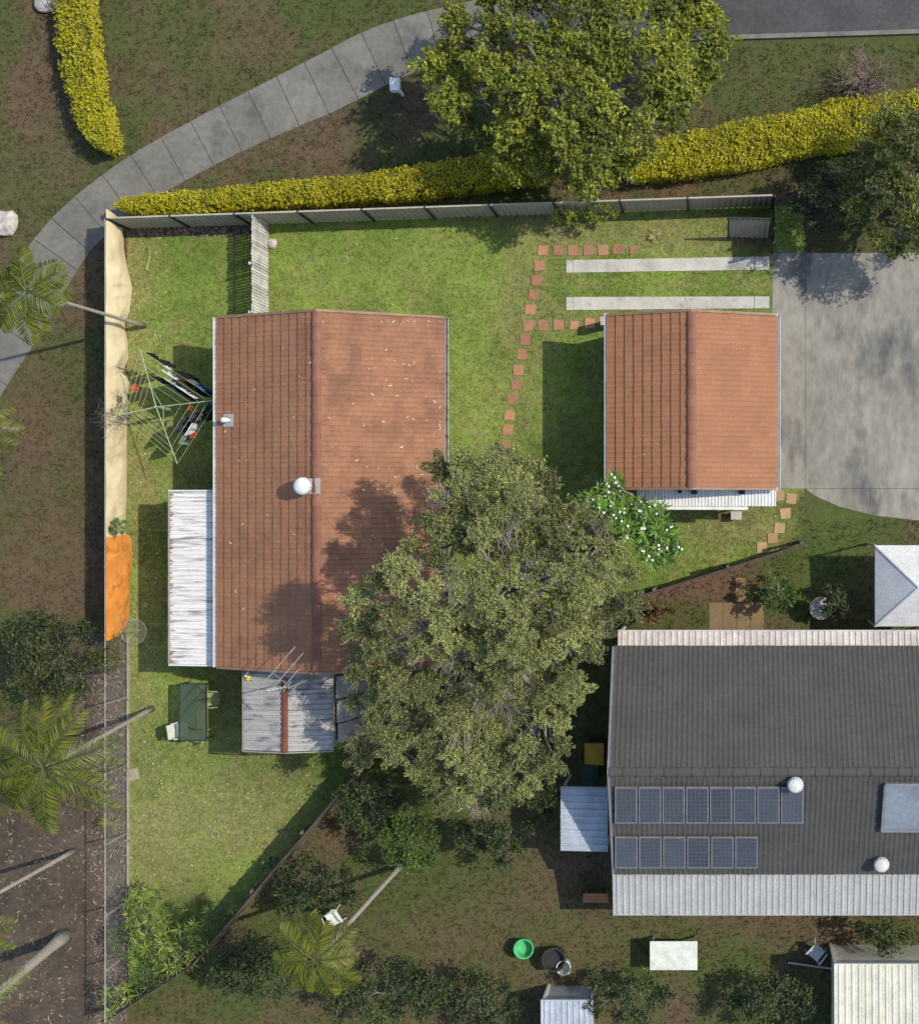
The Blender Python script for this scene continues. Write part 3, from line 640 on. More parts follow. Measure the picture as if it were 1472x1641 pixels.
# tarpaulins hung on the wire fence
def tarp(name, ys, outs, m, label, zbot=.04, ztop=1.62, seed=0):
    top = []; P = []; y0_, y1_ = ys[0], ys[-1]; n = 200 if y1_-y0_ > 300 else 90
    for i in range(n+1):
        y = lerp(y0_, y1_, i/n); xo = np.interp(y, ys, outs); row = []
        for j in range(23):
            t = j/22; base = M(204,y); xb = (xo-204)/S
            fold = .045*math.sin(y*.055+seed+t*1.2)*t + .17*(float(fbm(np.array(y*1.+t*14), np.array(t*34.), 20, seed))-.5)*min(1,t*3)+.05*abs(math.sin(y*.021+t*2.2+seed))*t
            bulge = .10*math.sin(math.pi*t)*(.4+.6*math.sin((y-y0_)*.05)**2)
            row.append(Vector((base.x+.03+xb*t**1.4+fold*(t*(1-t)*3+.15)+bulge*.8, base.y+ (.03*math.sin(y*.4+t*5) if 0 < j < 22 else 0), lerp(ztop-.04*abs(math.sin(y*.03)), zbot, t))))
        P.append(row)
    Q = [[p-Vector((.012,0,0)) for p in r] for r in P]
    mb = MB(); mb.grid(P); mb.grid([r[::-1] for r in Q]); mb.build(name, m, smooth=True, label=label, cat='tarpaulin')
tarp('shade_cloth', [352,375,400,430,462,500,520,545,575,592,610,640,700,780,862], [192,197,198,203,211,207,199,203,205,198,206,203,203,202,201], m_tan, 'long cream shade cloth draped down the left boundary fence', seed=2)
tarp('tarpaulin', [858,866,900,935,990,1004,1019], [207,210,211,207,206,202,190], m_orange, 'orange tarpaulin hung on the left boundary fence below the cream cloth', seed=5)

# ------------------------------------------------------------------ clothesline
hz = 2.05; cc = G(250,652,hz)
hoist = empty('clothesline', (cc.x,cc.y,0), label='pale green rotary clothesline with washing on its right half', cat='clothesline')
tips = [G(225,560.5,hz+.15), G(348,641,hz+.15), G(284,743,hz+.15), G(191,665,hz+.15)]
MB().tube([Vector((cc.x,cc.y,0)), cc+UV*.1], .035, 10).build('pole', m_hoist, hoist)
MB().tube([Vector((cc.x,cc.y,1.2)), Vector((cc.x,cc.y,1.55))], .05, 10).build('collar', m_hoist, hoist)
for k, t in enumerate(tips):
    MB().tube([cc, t], .016, 6).build('arm', m_hoist, hoist)
    MB().tube([Vector((cc.x,cc.y,1.5)), lerp(cc, t, .35)], .012, 6).build('strut', m_hoist, hoist)
FR = (.42,.57,.71,.85,1.0)
for q_ in range(4):
    for f in FR:
        a = lerp(cc, tips[q_], f); b = lerp(cc, tips[(q_+1)%4], f)
        MB().tube([a, lerp(a,b,.5)-UV*.03, b], .0055, 4).build('line', m_hoist, hoist)
def garment(name, label, c, q_, f, t0, t1, drop, cat='laundry', legs=False):
    a = lerp(cc, tips[q_], f)-UV*.02; b = lerp(cc, tips[(q_+1)%4], f)-UV*.02; dd = (b-a); n = Vector((-dd.y,dd.x,0)).normalized(); mb = MB(); ph = random.uniform(0,6)
    rngs = [(t0,t1)] if not legs else [(t0, lerp(t0,t1,.46)), (lerp(t0,t1,.54), t1)]
    for (u0, u1) in rngs:
        P = []
        for i in range(9):
            u = lerp(u0, u1, i/8); p = a+dd*u; row = []
            for j in range(8):
                s = j/7*drop*1.65*(1.04 if i % 2 else 1); w = .02+.035*math.sin(ph+i*1.5)*min(1, s*4)
                narrow = (lerp(u0,u1,.5)-u)*.12*(j/7)
                row.append(p+dd*narrow+n*(.012+w)-UV*s)
            P.append(row)
        Q = [[p-n*.024 for p in r] for r in P]
        mb.grid(P); mb.grid([r[::-1] for r in Q]); mb.grid([[r[0] for r in P],[r[0] for r in Q]]); mb.grid([[r[-1] for r in Q],[r[-1] for r in P]])
        mb.grid([P[0], Q[0]]); mb.grid([Q[-1], P[-1]])
    mb.build(name, m_color(c), label=label, cat=cat, group='washing hanging on the clothesline')
BK = (.012,.013,.015); NV = (.02,.035,.08); WH = (.72,.73,.74); GY = (.14,.145,.15); RD = (.5,.06,.03)
for a in (('sock_pair','black socks pegged near the top tip of the clothesline',BK,0,1.0,.06,.14,.35), ('shirt','black shirt with long drop near the top tip of the clothesline',BK,0,1.0,.16,.30,.6), ('cloth','white cloth strip pegged on the outermost upper line',WH,0,.97,.30,.38,.1),
          ('trousers','black trousers on the outermost upper right line, middle',BK,0,1.0,.42,.58,.75), ('shirt','grey shirt on the outermost upper right line',GY,0,1.0,.60,.70,.5), ('shirt','blue shirt on the outermost upper right line near the house',(.03,.10,.32),0,1.0,.72,.82,.45), ('trousers','black trousers beside the blue shirt near the house roof',BK,0,.95,.80,.93,.7),
          ('towel','white towel hanging on the second upper right line',WH,0,.85,.28,.50,.35), ('shirt','red and dark shirt on the second upper right line',(.12,.03,.02),0,.85,.52,.62,.5), ('trousers','black trousers on the second upper right line close to the arm',BK,0,.85,.64,.86,.65),
          ('towel','pale grey towel on the third upper right line',(.42,.46,.47),0,.71,.34,.52,.4), ('towel','white towel on the third upper right line, nearest the right arm',WH,0,.71,.55,.90,.3), ('shirt','navy shirt on the innermost upper right line',NV,0,.60,.38,.60,.5), ('shirt','black shirt on the innermost upper right line beside the navy one',BK,0,.60,.64,.92,.55),
          ('shirt','black shirt hanging at the upper left end of an inner line',BK,0,.57,.05,.30,.5),
          ('peg_bag','orange peg bag on the upper left line',(.6,.14,.05),3,.86,.40,.54,.22),
          ('shirt','dark grey shirt on the inner lower right line',(.05,.055,.06),1,.57,.35,.80,.55), ('cloth','orange-red cloth at the inner end of the lower right line',RD,1,.57,.06,.18,.15),
          ('shirt','grey shirt under the white cap on the second lower right line',(.07,.07,.075),1,.71,.15,.42,.5), ('towel','white towel on the second lower right line',WH,1,.80,.42,.66,.4), ('trousers','dark olive grey trousers by the right arm tip',(.10,.105,.09),1,.85,.04,.36,.5),
          ('cloth','mint green cloth on the lower right line',(.20,.30,.21),1,.78,.68,.84,.4), ('cloth','small red cloth on the outer lower right line',RD,1,.92,.54,.64,.2), ('socks','black socks on the outermost lower right line',BK,1,.97,.12,.30,.35)):
    garment(*a, legs=(a[0] == 'trousers'))

# ------------------------------------------------------------------ yard furniture
tb = empty('garden_table', M(322,1140), label='long rectangular smoked glass table with dark green frame on the lawn', cat='table')
q0 = G(287,1096,.74); q1 = G(330,1187,.74)
MB().box((q0.x,q1.y,.725),(q1.x,q0.y,.735)).build('glass_top', m_tableglass, tb)
for (a,b) in (((q0.x,q0.y),(q1.x,q0.y)),((q0.x,q1.y),(q1.x,q1.y)),((q0.x,q0.y),(q0.x,q1.y)),((q1.x,q0.y),(q1.x,q1.y))):
    MB().beam((*a,.72),(*b,.72),.04,.045).build('frame_bar', m_dark, tb)
for x in (q0.x+.03,q1.x-.03):
    for y in (q0.y-.03,q1.y+.03): MB().beam((x,y,0),(x,y,.71),.035).build('leg', m_dark, tb)
def chair(px, py, rz, m, label, name='garden_chair'):
    c = M(px,py); e = empty(name, c, label=label, cat='chair', group='plastic garden chairs'); rt = Matrix.Rotation(rz,3,'Z')
    T = lambda x,y,z: c+rt@Vector((x,y,z))
    def gridpts(f, n=7, k=7): return [[T(*f(i/(n-1), j/(k-1))) for j in range(k)] for i in range(n)]
    s = lambda u,v: ((u-.5)*.44*(1-.12*v), (v-.5)*.42, .42-.02*math.sin(math.pi*u)+.02*(v < .1))
    P = gridpts(s); mb = MB(); mb.grid(P); mb.grid([[p-UV*.02 for p in r][::-1] for r in P]); mb.build('seat', m, e)
    s = lambda u,v: ((u-.5)*(.42+.04*v), .20+.10*v-.03*math.sin(math.pi*u), .42+.42*v*(1-.15*(2*u-1)**2))
    P = gridpts(s); mb = MB(); mb.grid([r[::-1] for r in P]); mb.grid([[p+rt@Vector((0,.02,0)) for p in r] for r in P]); mb.build('backrest', m, e)
    for sx in (-1,1):
        MB().tube([T(sx*.24,-.2,.40),T(sx*.26,-.2,.62),T(sx*.26,0,.64),T(sx*.24,.22,.63)], [.02,.024,.024,.02], 6).build('armrest', m, e)
        for sy in (-1,1): MB().tube([T(sx*.2,sy*.18,.41),T(sx*.24,sy*.24,0)],[.022,.016],6).build('leg', m, e)
chair(350,1117,R(180+92), m_chairg, 'olive green plastic chair standing right of the glass table')
chair(299,1166,R(100), m_whitepl, 'white plastic chair tucked half under the left end of the glass table')
chair(325,1176,R(-10), m_chairg, 'dull brown green chair seen through the glass table top')
rt_ = empty('round_table', M(222,1012), label='round clear plastic table beside the orange tarpaulin', cat='table')
c = G(214,1012,.6); 
MB().lathe((c.x,c.y,.6), [(.38,0),(.40,.004),(.40,.012),(.38,.014)], 32).build('table_top', m_clear, rt_)
mb = MB(); mb.tube([Vector((c.x+.40*math.cos(a),c.y+.40*math.sin(a),.607)) for a in np.linspace(0,2*math.pi,33)], .008, 5); mb.build('rim', m_pole, rt_)
for k in range(3): a = k*2.1; MB().tube([Vector((c.x,c.y,.3)),Vector((c.x+.3*math.cos(a),c.y+.3*math.sin(a),0))], .012, 5).build('leg', m_pole, rt_)
MB().tube([Vector((c.x,c.y,.28)),Vector((c.x,c.y,.6))], .016, 6).build('stem', m_pole, rt_)
def rock(px, py, r, label, m=m_rock, zs=.7, name='boulder'):
    c = M(px,py); mb = MB(); n = 12; P = []
    for i in range(9):
        th = math.pi*i/8; row = []
        for j in range(n+1):
            a = 2*math.pi*(j % n)/n; q = 1+.35*(float(vn(np.array(math.cos(a)*3+px), np.array(math.sin(a)*3+i*.9), 1.3, 3))-.5)
            row.append(c+Vector((math.cos(a)*math.sin(th)*r*q, math.sin(a)*math.sin(th)*r*q, max(0, r*zs*.6+math.cos(th)*r*zs*q))))
        P.append(row)
    mb.grid([r[::-1] for r in P]); mb.build(name, m, label=label, cat='rock')
rock(437,391,.17,'pale boulder on the lawn beside the slat fence')
rock(12,358,.42,'large pale boulder at the left edge beside the footpath', zs=.5)
rock(75,4,.38,'grey boulder at the top left beside the yellow hedge', zs=.5)
q = M(345,1337); mb = MB(); mb.tube([Vector((q.x+.115*math.cos(a),q.y+.115*math.sin(a),.035)) for a in np.linspace(0,2*math.pi*.97,28)], .018, 6); mb.build('hose_ring', m_pole, label='small pale ring lying alone on the lower lawn', cat='ring')
q = M(234,969); MB().lathe(q, [(.09,0),(.095,.02),(.085,.04),(.03,.045)], 18).build('round_disc', m_chairg, label='small round olive disc on the grass between tarpaulin and patio roof', cat='disc')
e = empty('drain_cover', M(214,1241), label='old square concrete drain cover beside the mulch bed', cat='drain cover'); q = M(214,1241); rr = R(12)
u = Vector((math.cos(rr),math.sin(rr),0)); v_ = Vector((-u.y,u.x,0))
MB().obox(q+UV*.02, u*.36, v_*.36, UV*.05).build('slab', m_edge, e); MB().obox(q+UV*.055, u*.15, v_*.15, UV*.02).build('lid', m_chairg, e)

# ------------------------------------------------------------------ vegetation
def diamonds(C, D, N, L, W, col):
    """one pointed leaf per centre: D along, N normal"""
    D = D/np.linalg.norm(D, axis=1)[:,None]; Sd = np.cross(N, D); Sd /= (np.linalg.norm(Sd, axis=1)[:,None]+1e-9); L = L[:,None]; W = W[:,None]
    N2 = np.cross(D, Sd)
    V = np.stack([C-D*L*.5, C+Sd*W*.5-D*L*.05+N2*W*.12, C+D*L*.5-N2*L*.06, C-Sd*W*.5-D*L*.05+N2*W*.12], 1).reshape(-1,3)
    F = np.arange(len(C)*4).reshape(-1,4); return V, F, np.repeat(col, 4, 0)
def unit(n):
    v = rng.normal(size=(n,3)); return v/np.linalg.norm(v,axis=1)[:,None]
def leaf_ball(cs, rs, per, L, W, c1, c2, up=.9, flat=.7, bright=.35, clvar=.25):
    Cs=[];Ds=[];Ns=[];Ls=[];Ws=[];cols=[]
    for c, r in zip(cs, rs):
        n = int(per*(r**2)*random.uniform(.8,1.2)); d = unit(n); rad = (rng.random(n)**.35)
        lump = .75+.5*np.sin(d[:,0]*5+c[0]*3)*np.sin(d[:,1]*5+c[1]*3)
        p = np.array(c)+d*np.array((1,1,flat))*(r*rad*lump)[:,None]
        Cs.append(p); nn = unit(n)*.75+np.array((0,0,up)); nn /= np.linalg.norm(nn,axis=1)[:,None]; Ns.append(nn)
        t = unit(n)+d*.7-np.array((0,0,.25)); t -= nn*(t*nn).sum(1)[:,None]; Ds.append(t)
        Ls.append(L*rng.uniform(.6,1.3,n)); Ws.append(W*rng.uniform(.7,1.3,n))
        k = rng.random(n)**1.6; cv = 1+rng.uniform(-clvar,clvar); kk = np.clip(k*bright*2+rng.uniform(-.15,.25),0,1)[:,None]
        cols.append((np.array(c1)*(1-kk)+np.array(c2)*kk)*cv*rng.uniform(.75,1.25,n)[:,None])
    return diamonds(*[np.concatenate(a) for a in (Cs,Ds,Ns,Ls,Ws)], np.concatenate(cols))
def poisson(poly, dist, n=4000, seed=1):
    r = random.Random(seed); xs = [p[0] for p in poly]; ys = [p[1] for p in poly]; out = []
    for _ in range(n):
        x = r.uniform(min(xs),max(xs)); y = r.uniform(min(ys),max(ys))
        if inpoly(np.array(x),np.array(y),poly) and all((x-a)**2+(y-b)**2 > dist**2 for a,b in out): out.append((x,y))
    return out
def limb(mb, a, b, r0, r1, seg=5, wob=.12, sides=6):
    a = Vector(a); b = Vector(b); L = (b-a).length; pts = []
    for i in range(seg+1):
        t = i/seg; p = lerp(a,b,t); w = wob*L*math.sin(math.pi*t)
        if 0 < i < seg: p += Vector((random.uniform(-1,1),random.uniform(-1,1),random.uniform(-.3,.6)))*w
        p.z += .06*L*math.sin(math.pi*t); pts.append(p)
    mb.tube(pts, [lerp(r0,r1,i/seg) for i in range(seg+1)], sides, cap=False); return pts
def tree(name, poly, base_px, zc, dome, dist, per, rad, L, W, c1, c2, label, cat='tree', trunk_r=.16, twigs=10, seed=1, group=None, fork=.35, bright=.35, anchors=6, twr=.006, clvar=.25, grad=0, bare=0):
    pts = poisson(poly, dist, seed=seed); cx = sum(p[0] for p in pts)/len(pts); cy = sum(p[1] for p in pts)/len(pts)
    Rm = max(math.hypot(p[0]-cx,p[1]-cy) for p in pts) or 1; rr = random.Random(seed)
    cs = []
    for x, y in pts:
        q = math.hypot(x-cx,y-cy)/Rm; z = zc+dome*(1-q*q)-grad*min(1,max(0,(y-955)/170))+rr.uniform(-.55,.55)*min(1, dome); c = G(x,y,z); cs.append(c)
    rs = [rad*rr.uniform(.7,1.25) for _ in cs]
    base = M(*base_px); root = empty(name, base, label=label, cat=cat, group=group)
    mt = MB(); fk = Vector((lerp(base.x, sum(c.x for c in cs)/len(cs), .3), lerp(base.y, sum(c.y for c in cs)/len(cs), .3), max(.3,(zc)*fork)))
    limb(mt, base-UV*.1, fk, trunk_r*1.3, trunk_r, 4, .05, 9); mt.build('trunk', m_bark, root, smooth=True)
    na = min(anchors, len(cs)); anc = [cs[0]]
    while len(anc) < na: anc.append(max(cs, key=lambda c: min((c-a).length for a in anc)))
    mb = MB(); ap = []
    for a in anc:
        tgt = lerp(fk, a, .72); tgt.z = lerp(fk.z, a.z, .8)-.3
        ap.append(limb(mb, fk, tgt, trunk_r*.62, trunk_r*.22, 6, .08, 7))
    bl = []; keep = []
    for c, r in zip(cs, rs):
        j = min(range(na), key=lambda k: (anc[k]-c).length); src = min(ap[j][2:], key=lambda p: (p-c).length)
        e = limb(mb, src, c-UV*.15, trunk_r*.2, trunk_r*.07, 5, .13, 5)
        isb = rr.random() < bare
        if isb: bl.append(len(keep)); 
        keep.append(not isb)
        for k in range(twigs*(5 if isb else 1)):
            d = Vector(unit(1)[0]); d.z = abs(d.z)*.7-.1; limb(mb, e[random.randint(3,5)], c+d*r*random.uniform(.6,1.12), twr*1.8, twr*.7, 3, .15, 3)
    mb.build('branches', m_bark, root)
    rs = [q*(1 if kp else .5) for q, kp in zip(rs, keep)]
    V, F, col = leaf_ball(cs, rs, per, L, W, c1, c2, bright=bright, clvar=clvar)
    np_mesh('crown', V, F, m_leaf, root, col=col)
    return root
OL1 = (0.100,0.116,0.034); OL2 = (0.45,0.46,0.15)
MAIN = [(695,770),(708,752),(745,728),(800,722),(862,740),(886,775),(884,802),(915,810),(958,832),(992,872),(1012,925),(1020,968),(965,1010),(935,1060),(915,1130),(900,1200),(860,1265),(790,1300),(710,1290),(650,1240),(610,1195),(582,1222),(562,1180),(552,1130),(545,1090),(556,1040),(556,965),(590,930),(620,900),(650,870),(672,835),(690,810)]
tree('tree', MAIN, (850,975), 7.3, 1.6, 28, 5800, .48, .08, .033, OL1, OL2, 'large spreading olive green gum tree overhanging the house and lower fence', trunk_r=.26, twigs=9, seed=4, anchors=11, fork=.42, twr=.008, clvar=.3, grad=3.0, bare=.16)
YG1 = (0.085,0.110,0.010); YG2 = (0.34,0.35,0.025)
TOP = [(715,60),(740,0),(780,-40),(900,-60),(1060,-50),(1130,0),(1150,80),(1140,150),(1080,190),(1040,230),(1000,270),(940,300),(880,290),(840,260),(800,250),(760,210),(720,180),(690,140),(690,100)]
tree('tree', TOP, (960,200), 2.9, 1.7, 38, 1500, .7, .15, .07, YG1, YG2, 'big yellow green tree above the back fence between path and road', trunk_r=.28, twigs=4, seed=8, anchors=8, clvar=.35)
RT = [(1370,230),(1400,190),(1472,170),(1580,180),(1600,330),(1560,400),(1472,405),(1400,395),(1372,350)]
tree('tree', RT, (1440,330), 2.8, 1.4, 36, 1300, .65, .14, .06, (0.06,0.08,0.012), (0.22,0.24,0.03), 'dark green tree at the right edge above the wide driveway', trunk_r=.18, twigs=4, seed=9)
def shrub(poly, base, z, label, c1, c2, seed, dist=24, rad=.4, per=1400, L=.12, W=.055, name='shrub', cat='shrub', dome=.5, twigs=4, tr=.05, group=None):
    return tree(name, poly, base, z, dome, dist, per, rad, L, W, c1, c2, label, cat, trunk_r=tr, twigs=twigs, seed=seed, group=group, anchors=4, twr=.004)
DG1 = (0.022,0.036,0.009); DG2 = (0.085,0.115,0.022)
def ell(cx, cy, rx, ry, n=12): return [(cx+rx*math.cos(2*math.pi*k/n), cy+ry*math.sin(2*math.pi*k/n)) for k in range(n)]
shrub(ell(905,343,22,14), (905,345), .9, 'yellow green bush at the steel fence, left one of the pair', (0.13,0.17,0.012), (0.36,0.40,0.04), 21, dist=13, rad=.2, per=2200, L=.09, W=.04, dome=.3, tr=.025, twigs=3)
shrub(ell(962,338,26,16), (965,344), 1.1, 'yellow green bush at the steel fence, right one of the pair', (0.13,0.17,0.012), (0.36,0.40,0.04), 22, dist=13, rad=.2, per=2200, L=.09, W=.04, dome=.3, tr=.025, twigs=3)
shrub(ell(85,1055,75,70), (105,1045), 1.8, 'large dark olive shrub left of the boundary fence beside the palm', DG1, (0.10,0.11,0.015), 23, dist=30, rad=.5)
shrub(ell(178,1050,16,30), (205,1045), 1.2, 'low olive climber against the wire fence below the orange tarpaulin', (0.07,0.09,0.012), (0.2,0.19,0.03), 24, dist=11, rad=.17, per=2400, L=.06, W=.03, dome=.2, tr=.02, twigs=5)
shrub(ell(188,843,16,12), (200,846), 1.4, 'small bright green sapling where the cream cloth meets the orange tarpaulin', (0.07,0.14,0.012), (0.2,0.32,0.04), 25, dist=8, rad=.12, per=2600, L=.07, W=.035, dome=.3, tr=.012, twigs=4)
for k, (x, y, rx, ry, z, lb, c1, c2) in enumerate([
    (660,1350,45,35,1.6,'bright mid green shrub below the big tree beside the leaning palm trunk', (0.04,0.07,0.01),(0.12,0.19,0.02)),
    (600,1290,50,40,1.4,'dark shrub just outside the timber fence under the big tree', DG1, DG2),
    (800,1345,60,35,1.5,'dark green shrub left of the pale lean-to roof', DG1, DG2),
    (870,1250,30,60,1.6,'dark tall shrub between the big tree and the grey roofed house', DG1, DG2),
    (500,1420,60,45,1.5,'dark green shrub outside the timber fence left of the white chair', DG1, DG2),
    (420,1550,70,45,1.6,'dark green shrub outside the bottom corner of the timber fence', DG1, DG2),
    (620,1590,90,50,1.5,'wide dark green shrub at the bottom centre of the yard', DG1, (0.09,0.12,0.02)),
    (770,1600,60,45,1.4,'dark shrub between the green tub and the bottom edge', DG1, DG2),
    (1000,1600,70,35,1.4,'dark green shrub left of the cream roof at the bottom', DG1, DG2),
    (1240,1610,70,35,1.3,'mid green shrub directly left of the cream roof', DG1, DG2),
    (1420,1495,50,20,1.2,'low green shrub between pale verandah and cream roof', DG1, (0.1,0.14,0.02)),
    (1340,960,20,26,1.0,'small dark shrub beside the stone birdbath', DG1, DG2),
    (1050,978,26,14,.8,'small rusty orange shrub above the cream awning edge', (0.10,0.06,0.02),(0.2,0.11,0.04)),
    (1245,950,26,30,.9,'bright green shrub above the cream awning beside the tan path', (0.035,0.07,0.008),(0.10,0.17,0.02)),
    (1330,330,55,45,1.3,'dark spreading shrub at the right outside the fence corner', DG1, (0.06,0.075,0.02)),
    (290,60,45,25,.4,'low green shrub in the grass at the top left', (0.04,0.07,0.01),(0.1,0.14,0.02)),
    (135,500,20,60,.5,'low dark weeds beside the left fence near the palm', DG1, DG2)]):
    if k in (15,16): continue
    shrub(ell(x,y,rx,ry), (x,y), z, lb, c1, c2, 40+k, dist=26 if rx > 35 else 14, rad=.45 if rx > 35 else .25)
# bare pinkish shrub at top right
bs = empty('bare_shrub', M(1385,140), label='bare twiggy grey pink shrub beyond the yellow hedge at upper right', cat='shrub'); mb = MB(); c = M(1385,140)
for k in range(70):
    a = random.uniform(0,6.28); d = Vector((math.cos(a),math.sin(a),0))*random.uniform(.3,1.1)+UV*random.uniform(.6,1.6); p = limb(mb, c, c+d, .02, .006, 4, .12, 4)
    for j in range(3): limb(mb, p[random.randint(2,4)], c+d+Vector(unit(1)[0])*.35, .007,.003,3,.15,3)
mb.build('branches', mat('grey_pink_twigs', (0.26,0.19,0.16), rough=.95), bs)
# bare twigs over the clothesline's left corner
bs = empty('bare_shrub', M(202,668), label='sparse bare twiggy shrub in front of the cream cloth by the clothesline', cat='shrub'); mb = MB(); c = M(212,668)
for k in range(16):
    a = random.uniform(0,6.28); e_ = G(180+28*math.cos(a)*random.uniform(.3,1), 662+45*math.sin(a)*random.uniform(.3,1), random.uniform(1.5,2.0)); p = limb(mb, c, e_, .010, .004, 5, .1, 4)
    for j in range(5): limb(mb, p[random.randint(2,5)], Vector(p[random.randint(3,5)])+Vector(unit(1)[0])*.3, .005,.002,3,.15,3)
mb.build('branches', m_bark, bs)
V, F, col = leaf_ball([G(180,662,1.9), G(192,650,1.8), G(175,680,1.8)], [.28,.2,.2], 700, .06, .03, (0.09,0.11,0.02), (0.28,0.27,0.08)); np_mesh('foliage', V, F, m_leaf, bs, col=col)
# clipped yellow hedges
def hedge(pts, w, h, label, seed):
    P = bezier([(*p, w_) for p, w_ in zip(pts, w)], 40); root = empty('hedge', M(*P[20][:2]), label=label, cat='hedge')
    mb = MB(); G_ = []
    cen = []
    for i, p in enumerate(P):
        a = P[max(i-1,0)]; b = P[min(i+1,len(P)-1)]; d = Vector((b[0]-a[0],b[1]-a[1])).normalized(); n = Vector((-d.y,d.x)); row = []
        p = (p[0],p[1],p[2]*min(1,math.sqrt(min(i,40-i)/2.6+.06))*(.86+.28*float(vn(np.array(p[0]),np.array(p[1]),19,seed+4))))
        ww = p[2]
        for s, z in ((-.92,.0),(-.95,.5),(-.8,.93),(0,1.0),(.8,.93),(.95,.5),(.92,.0)):
            q = G(p[0]+n.x*ww*s*.9, p[1]+n.y*ww*s*.9, h*.9); row.append(Vector((q.x,q.y,z*h*.9)))
        G_.append(row); cen.append((p, n, ww))
    mb.grid(G_); mb.build('branches', m_hedgecore, root)
    nl = 0; Cs = []; Ns = []
    Ltot = sum((Vector(P[i][:2])-Vector(P[i+1][:2])).length for i in range(40))/S
    n = int(Ltot*max(w)*2/S*1000)
    for k in range(n):
        t = rng.random()*39.99; i = int(t); f = t-i; (p, nn, ww) = cen[i]; (p2, _, w2) = cen[i+1]; s = rng.uniform(-1,1) if rng.random() < .7 else rng.choice([-1,1])*rng.uniform(.93,1.02); W_ = lerp(ww,w2,f)
        x = lerp(p[0],p2[0],f)+nn.x*W_*s; y = lerp(p[1],p2[1],f)+nn.y*W_*s; z = h*(1-.35*abs(s)**5)*rng.uniform(.86,1.06) if abs(s) < .93 else h*rng.uniform(.1,1)
        gg = float(vn(np.array(x),np.array(y),15,seed)); z *= .88+.2*gg
        if gg < .16 and rng.random() < .6: continue
        q = G(x,y,h); Cs.append((q.x,q.y,z)); Ns.append((nn.x*s*.5*(abs(s)>.8),-nn.y*s*.5*(abs(s)>.8),1))
    n = len(Cs); Cs = np.array(Cs)+rng.normal(0,.025,(n,3)); Ns = np.array(Ns)+unit(n)*.7; D = unit(n); N_ = Ns/np.linalg.norm(Ns,axis=1)[:,None]; D -= N_*(D*N_).sum(1)[:,None]
    g = vn(Cs[:,0]*50,Cs[:,1]*50,22,seed)[:,None]; k = rng.random(n)[:,None]
    col = (np.array((0.36,0.32,0.004))*(1-k)+np.array((0.50,0.45,0.006))*k)*(1-.35*g)*np.array((1,1.02,1))
    V, F, c = diamonds(Cs, D, N_, .10*rng.uniform(.45,1.4,n), .06*rng.uniform(.45,1.4,n), col); np_mesh('foliage', V, F, m_leaf, root, col=c)
hedge([(108,-40),(112,20),(118,80),(130,140),(148,195),(172,238)], [26,28,29,27,25,9], 1.0, 'curved yellow clipped hedge at the upper left', 3)
hedge([(182,326),(300,322),(420,310),(540,300),(660,288),(790,268),(880,262)], [13,17,18,20,24,27,24], 1.1, 'long yellow clipped hedge just outside the back fence', 5)
hedge([(1000,262),(1060,250),(1150,235),(1250,215),(1330,198),(1400,185),(1600,160)], [24,30,32,34,36,34,34], 1.1, 'yellow clipped hedge on the right beyond the fence corner', 7)

def frond(root, base, ang, L, droop, lw, ll, c1, c2, rise=.25, nl=26, m=m_leaf):
    d = Vector((math.cos(ang),math.sin(ang),0)); sd_ = Vector((-d.y,d.x,0)); pts = []
    for i in range(9):
        t = i/8; pts.append(Vector(base)+d*L*(t-.12*t*t)+UV*(L*(rise*t-droop*t*t)))
    mb = MB(); Cs=[];Ds=[];Ns=[];Ls=[];cols=[]
    for i in range(nl):
        t = .12+.86*i/nl; k = t*8; j = min(int(k),7); p = lerp(pts[j],pts[j+1],k-j); tan = (pts[j+1]-pts[j]).normalized()
        l = ll*(math.sin(math.pi*min(1,t*.85+.12))**.6)
        for s in (-1,1):
            dr = (tan*.55+sd_*s*.85-UV*.25+Vector(unit(1)[0])*.12).normalized(); Cs.append(p+dr*l*.5); Ds.append(dr); nn = UV+sd_*s*.35+Vector(unit(1)[0])*.2; Ns.append(nn.normalized()); Ls.append(l)
            kk = random.random(); cols.append([a*(1-kk)+b*kk for a,b in zip(c1,c2)])
    Cs = np.array(Cs); V, F, c = diamonds(Cs, np.array(Ds), np.array(Ns), np.array(Ls), np.full(len(Cs),lw), np.array(cols))
    tb_ = MB().tube(pts, [.022*(1-.8*i/8) for i in range(9)], 4); n0 = len(V)
    V = np.vstack([V, np.array([tuple(v) for v in tb_.v])]); F = np.vstack([F, np.array([f for f in tb_.f if len(f)==4])+n0]); c = np.vstack([c, np.tile(np.array(c1)*1.3,(len(tb_.v),1))])
    np_mesh('frond', V, F, m, root, col=c)
def palm(bpx, crown_px, z, label, n=15, L=2.0, c1=(0.06,0.085,0.012), c2=(0.2,0.21,0.02), r=.11, seed=0, bend=.0, fr=True):
    b = M(*bpx); t = G(*crown_px, z); root = empty('palm_tree', b, label=label, cat='palm tree'); pts = [lerp(b,t,i/10)+Vector((bend*math.sin(math.pi*i/10),0,0)) for i in range(11)]
    MB().tube(pts, [r*(1.5 if i == 0 else 1.05 if i == 1 else .95-.02*i) for i in range(11)], 10).build('trunk', m_palmbark, root, smooth=True)
    if fr:
        for k in range(n):
            a = 2*math.pi*k/n+random.uniform(-.2,.2); frond(root, t, a, L*random.uniform(.75,1.15), random.uniform(.35,.9), .045, .5, c1, c2, rise=random.uniform(.2,.55), nl=34)
        for k in range(3):
            a = random.uniform(0,6.28); frond(root, t-UV*.12, a, L*.8, random.uniform(.9,1.2), .035, .4, (.12,.08,.04), (.22,.15,.07), rise=.1, nl=24)
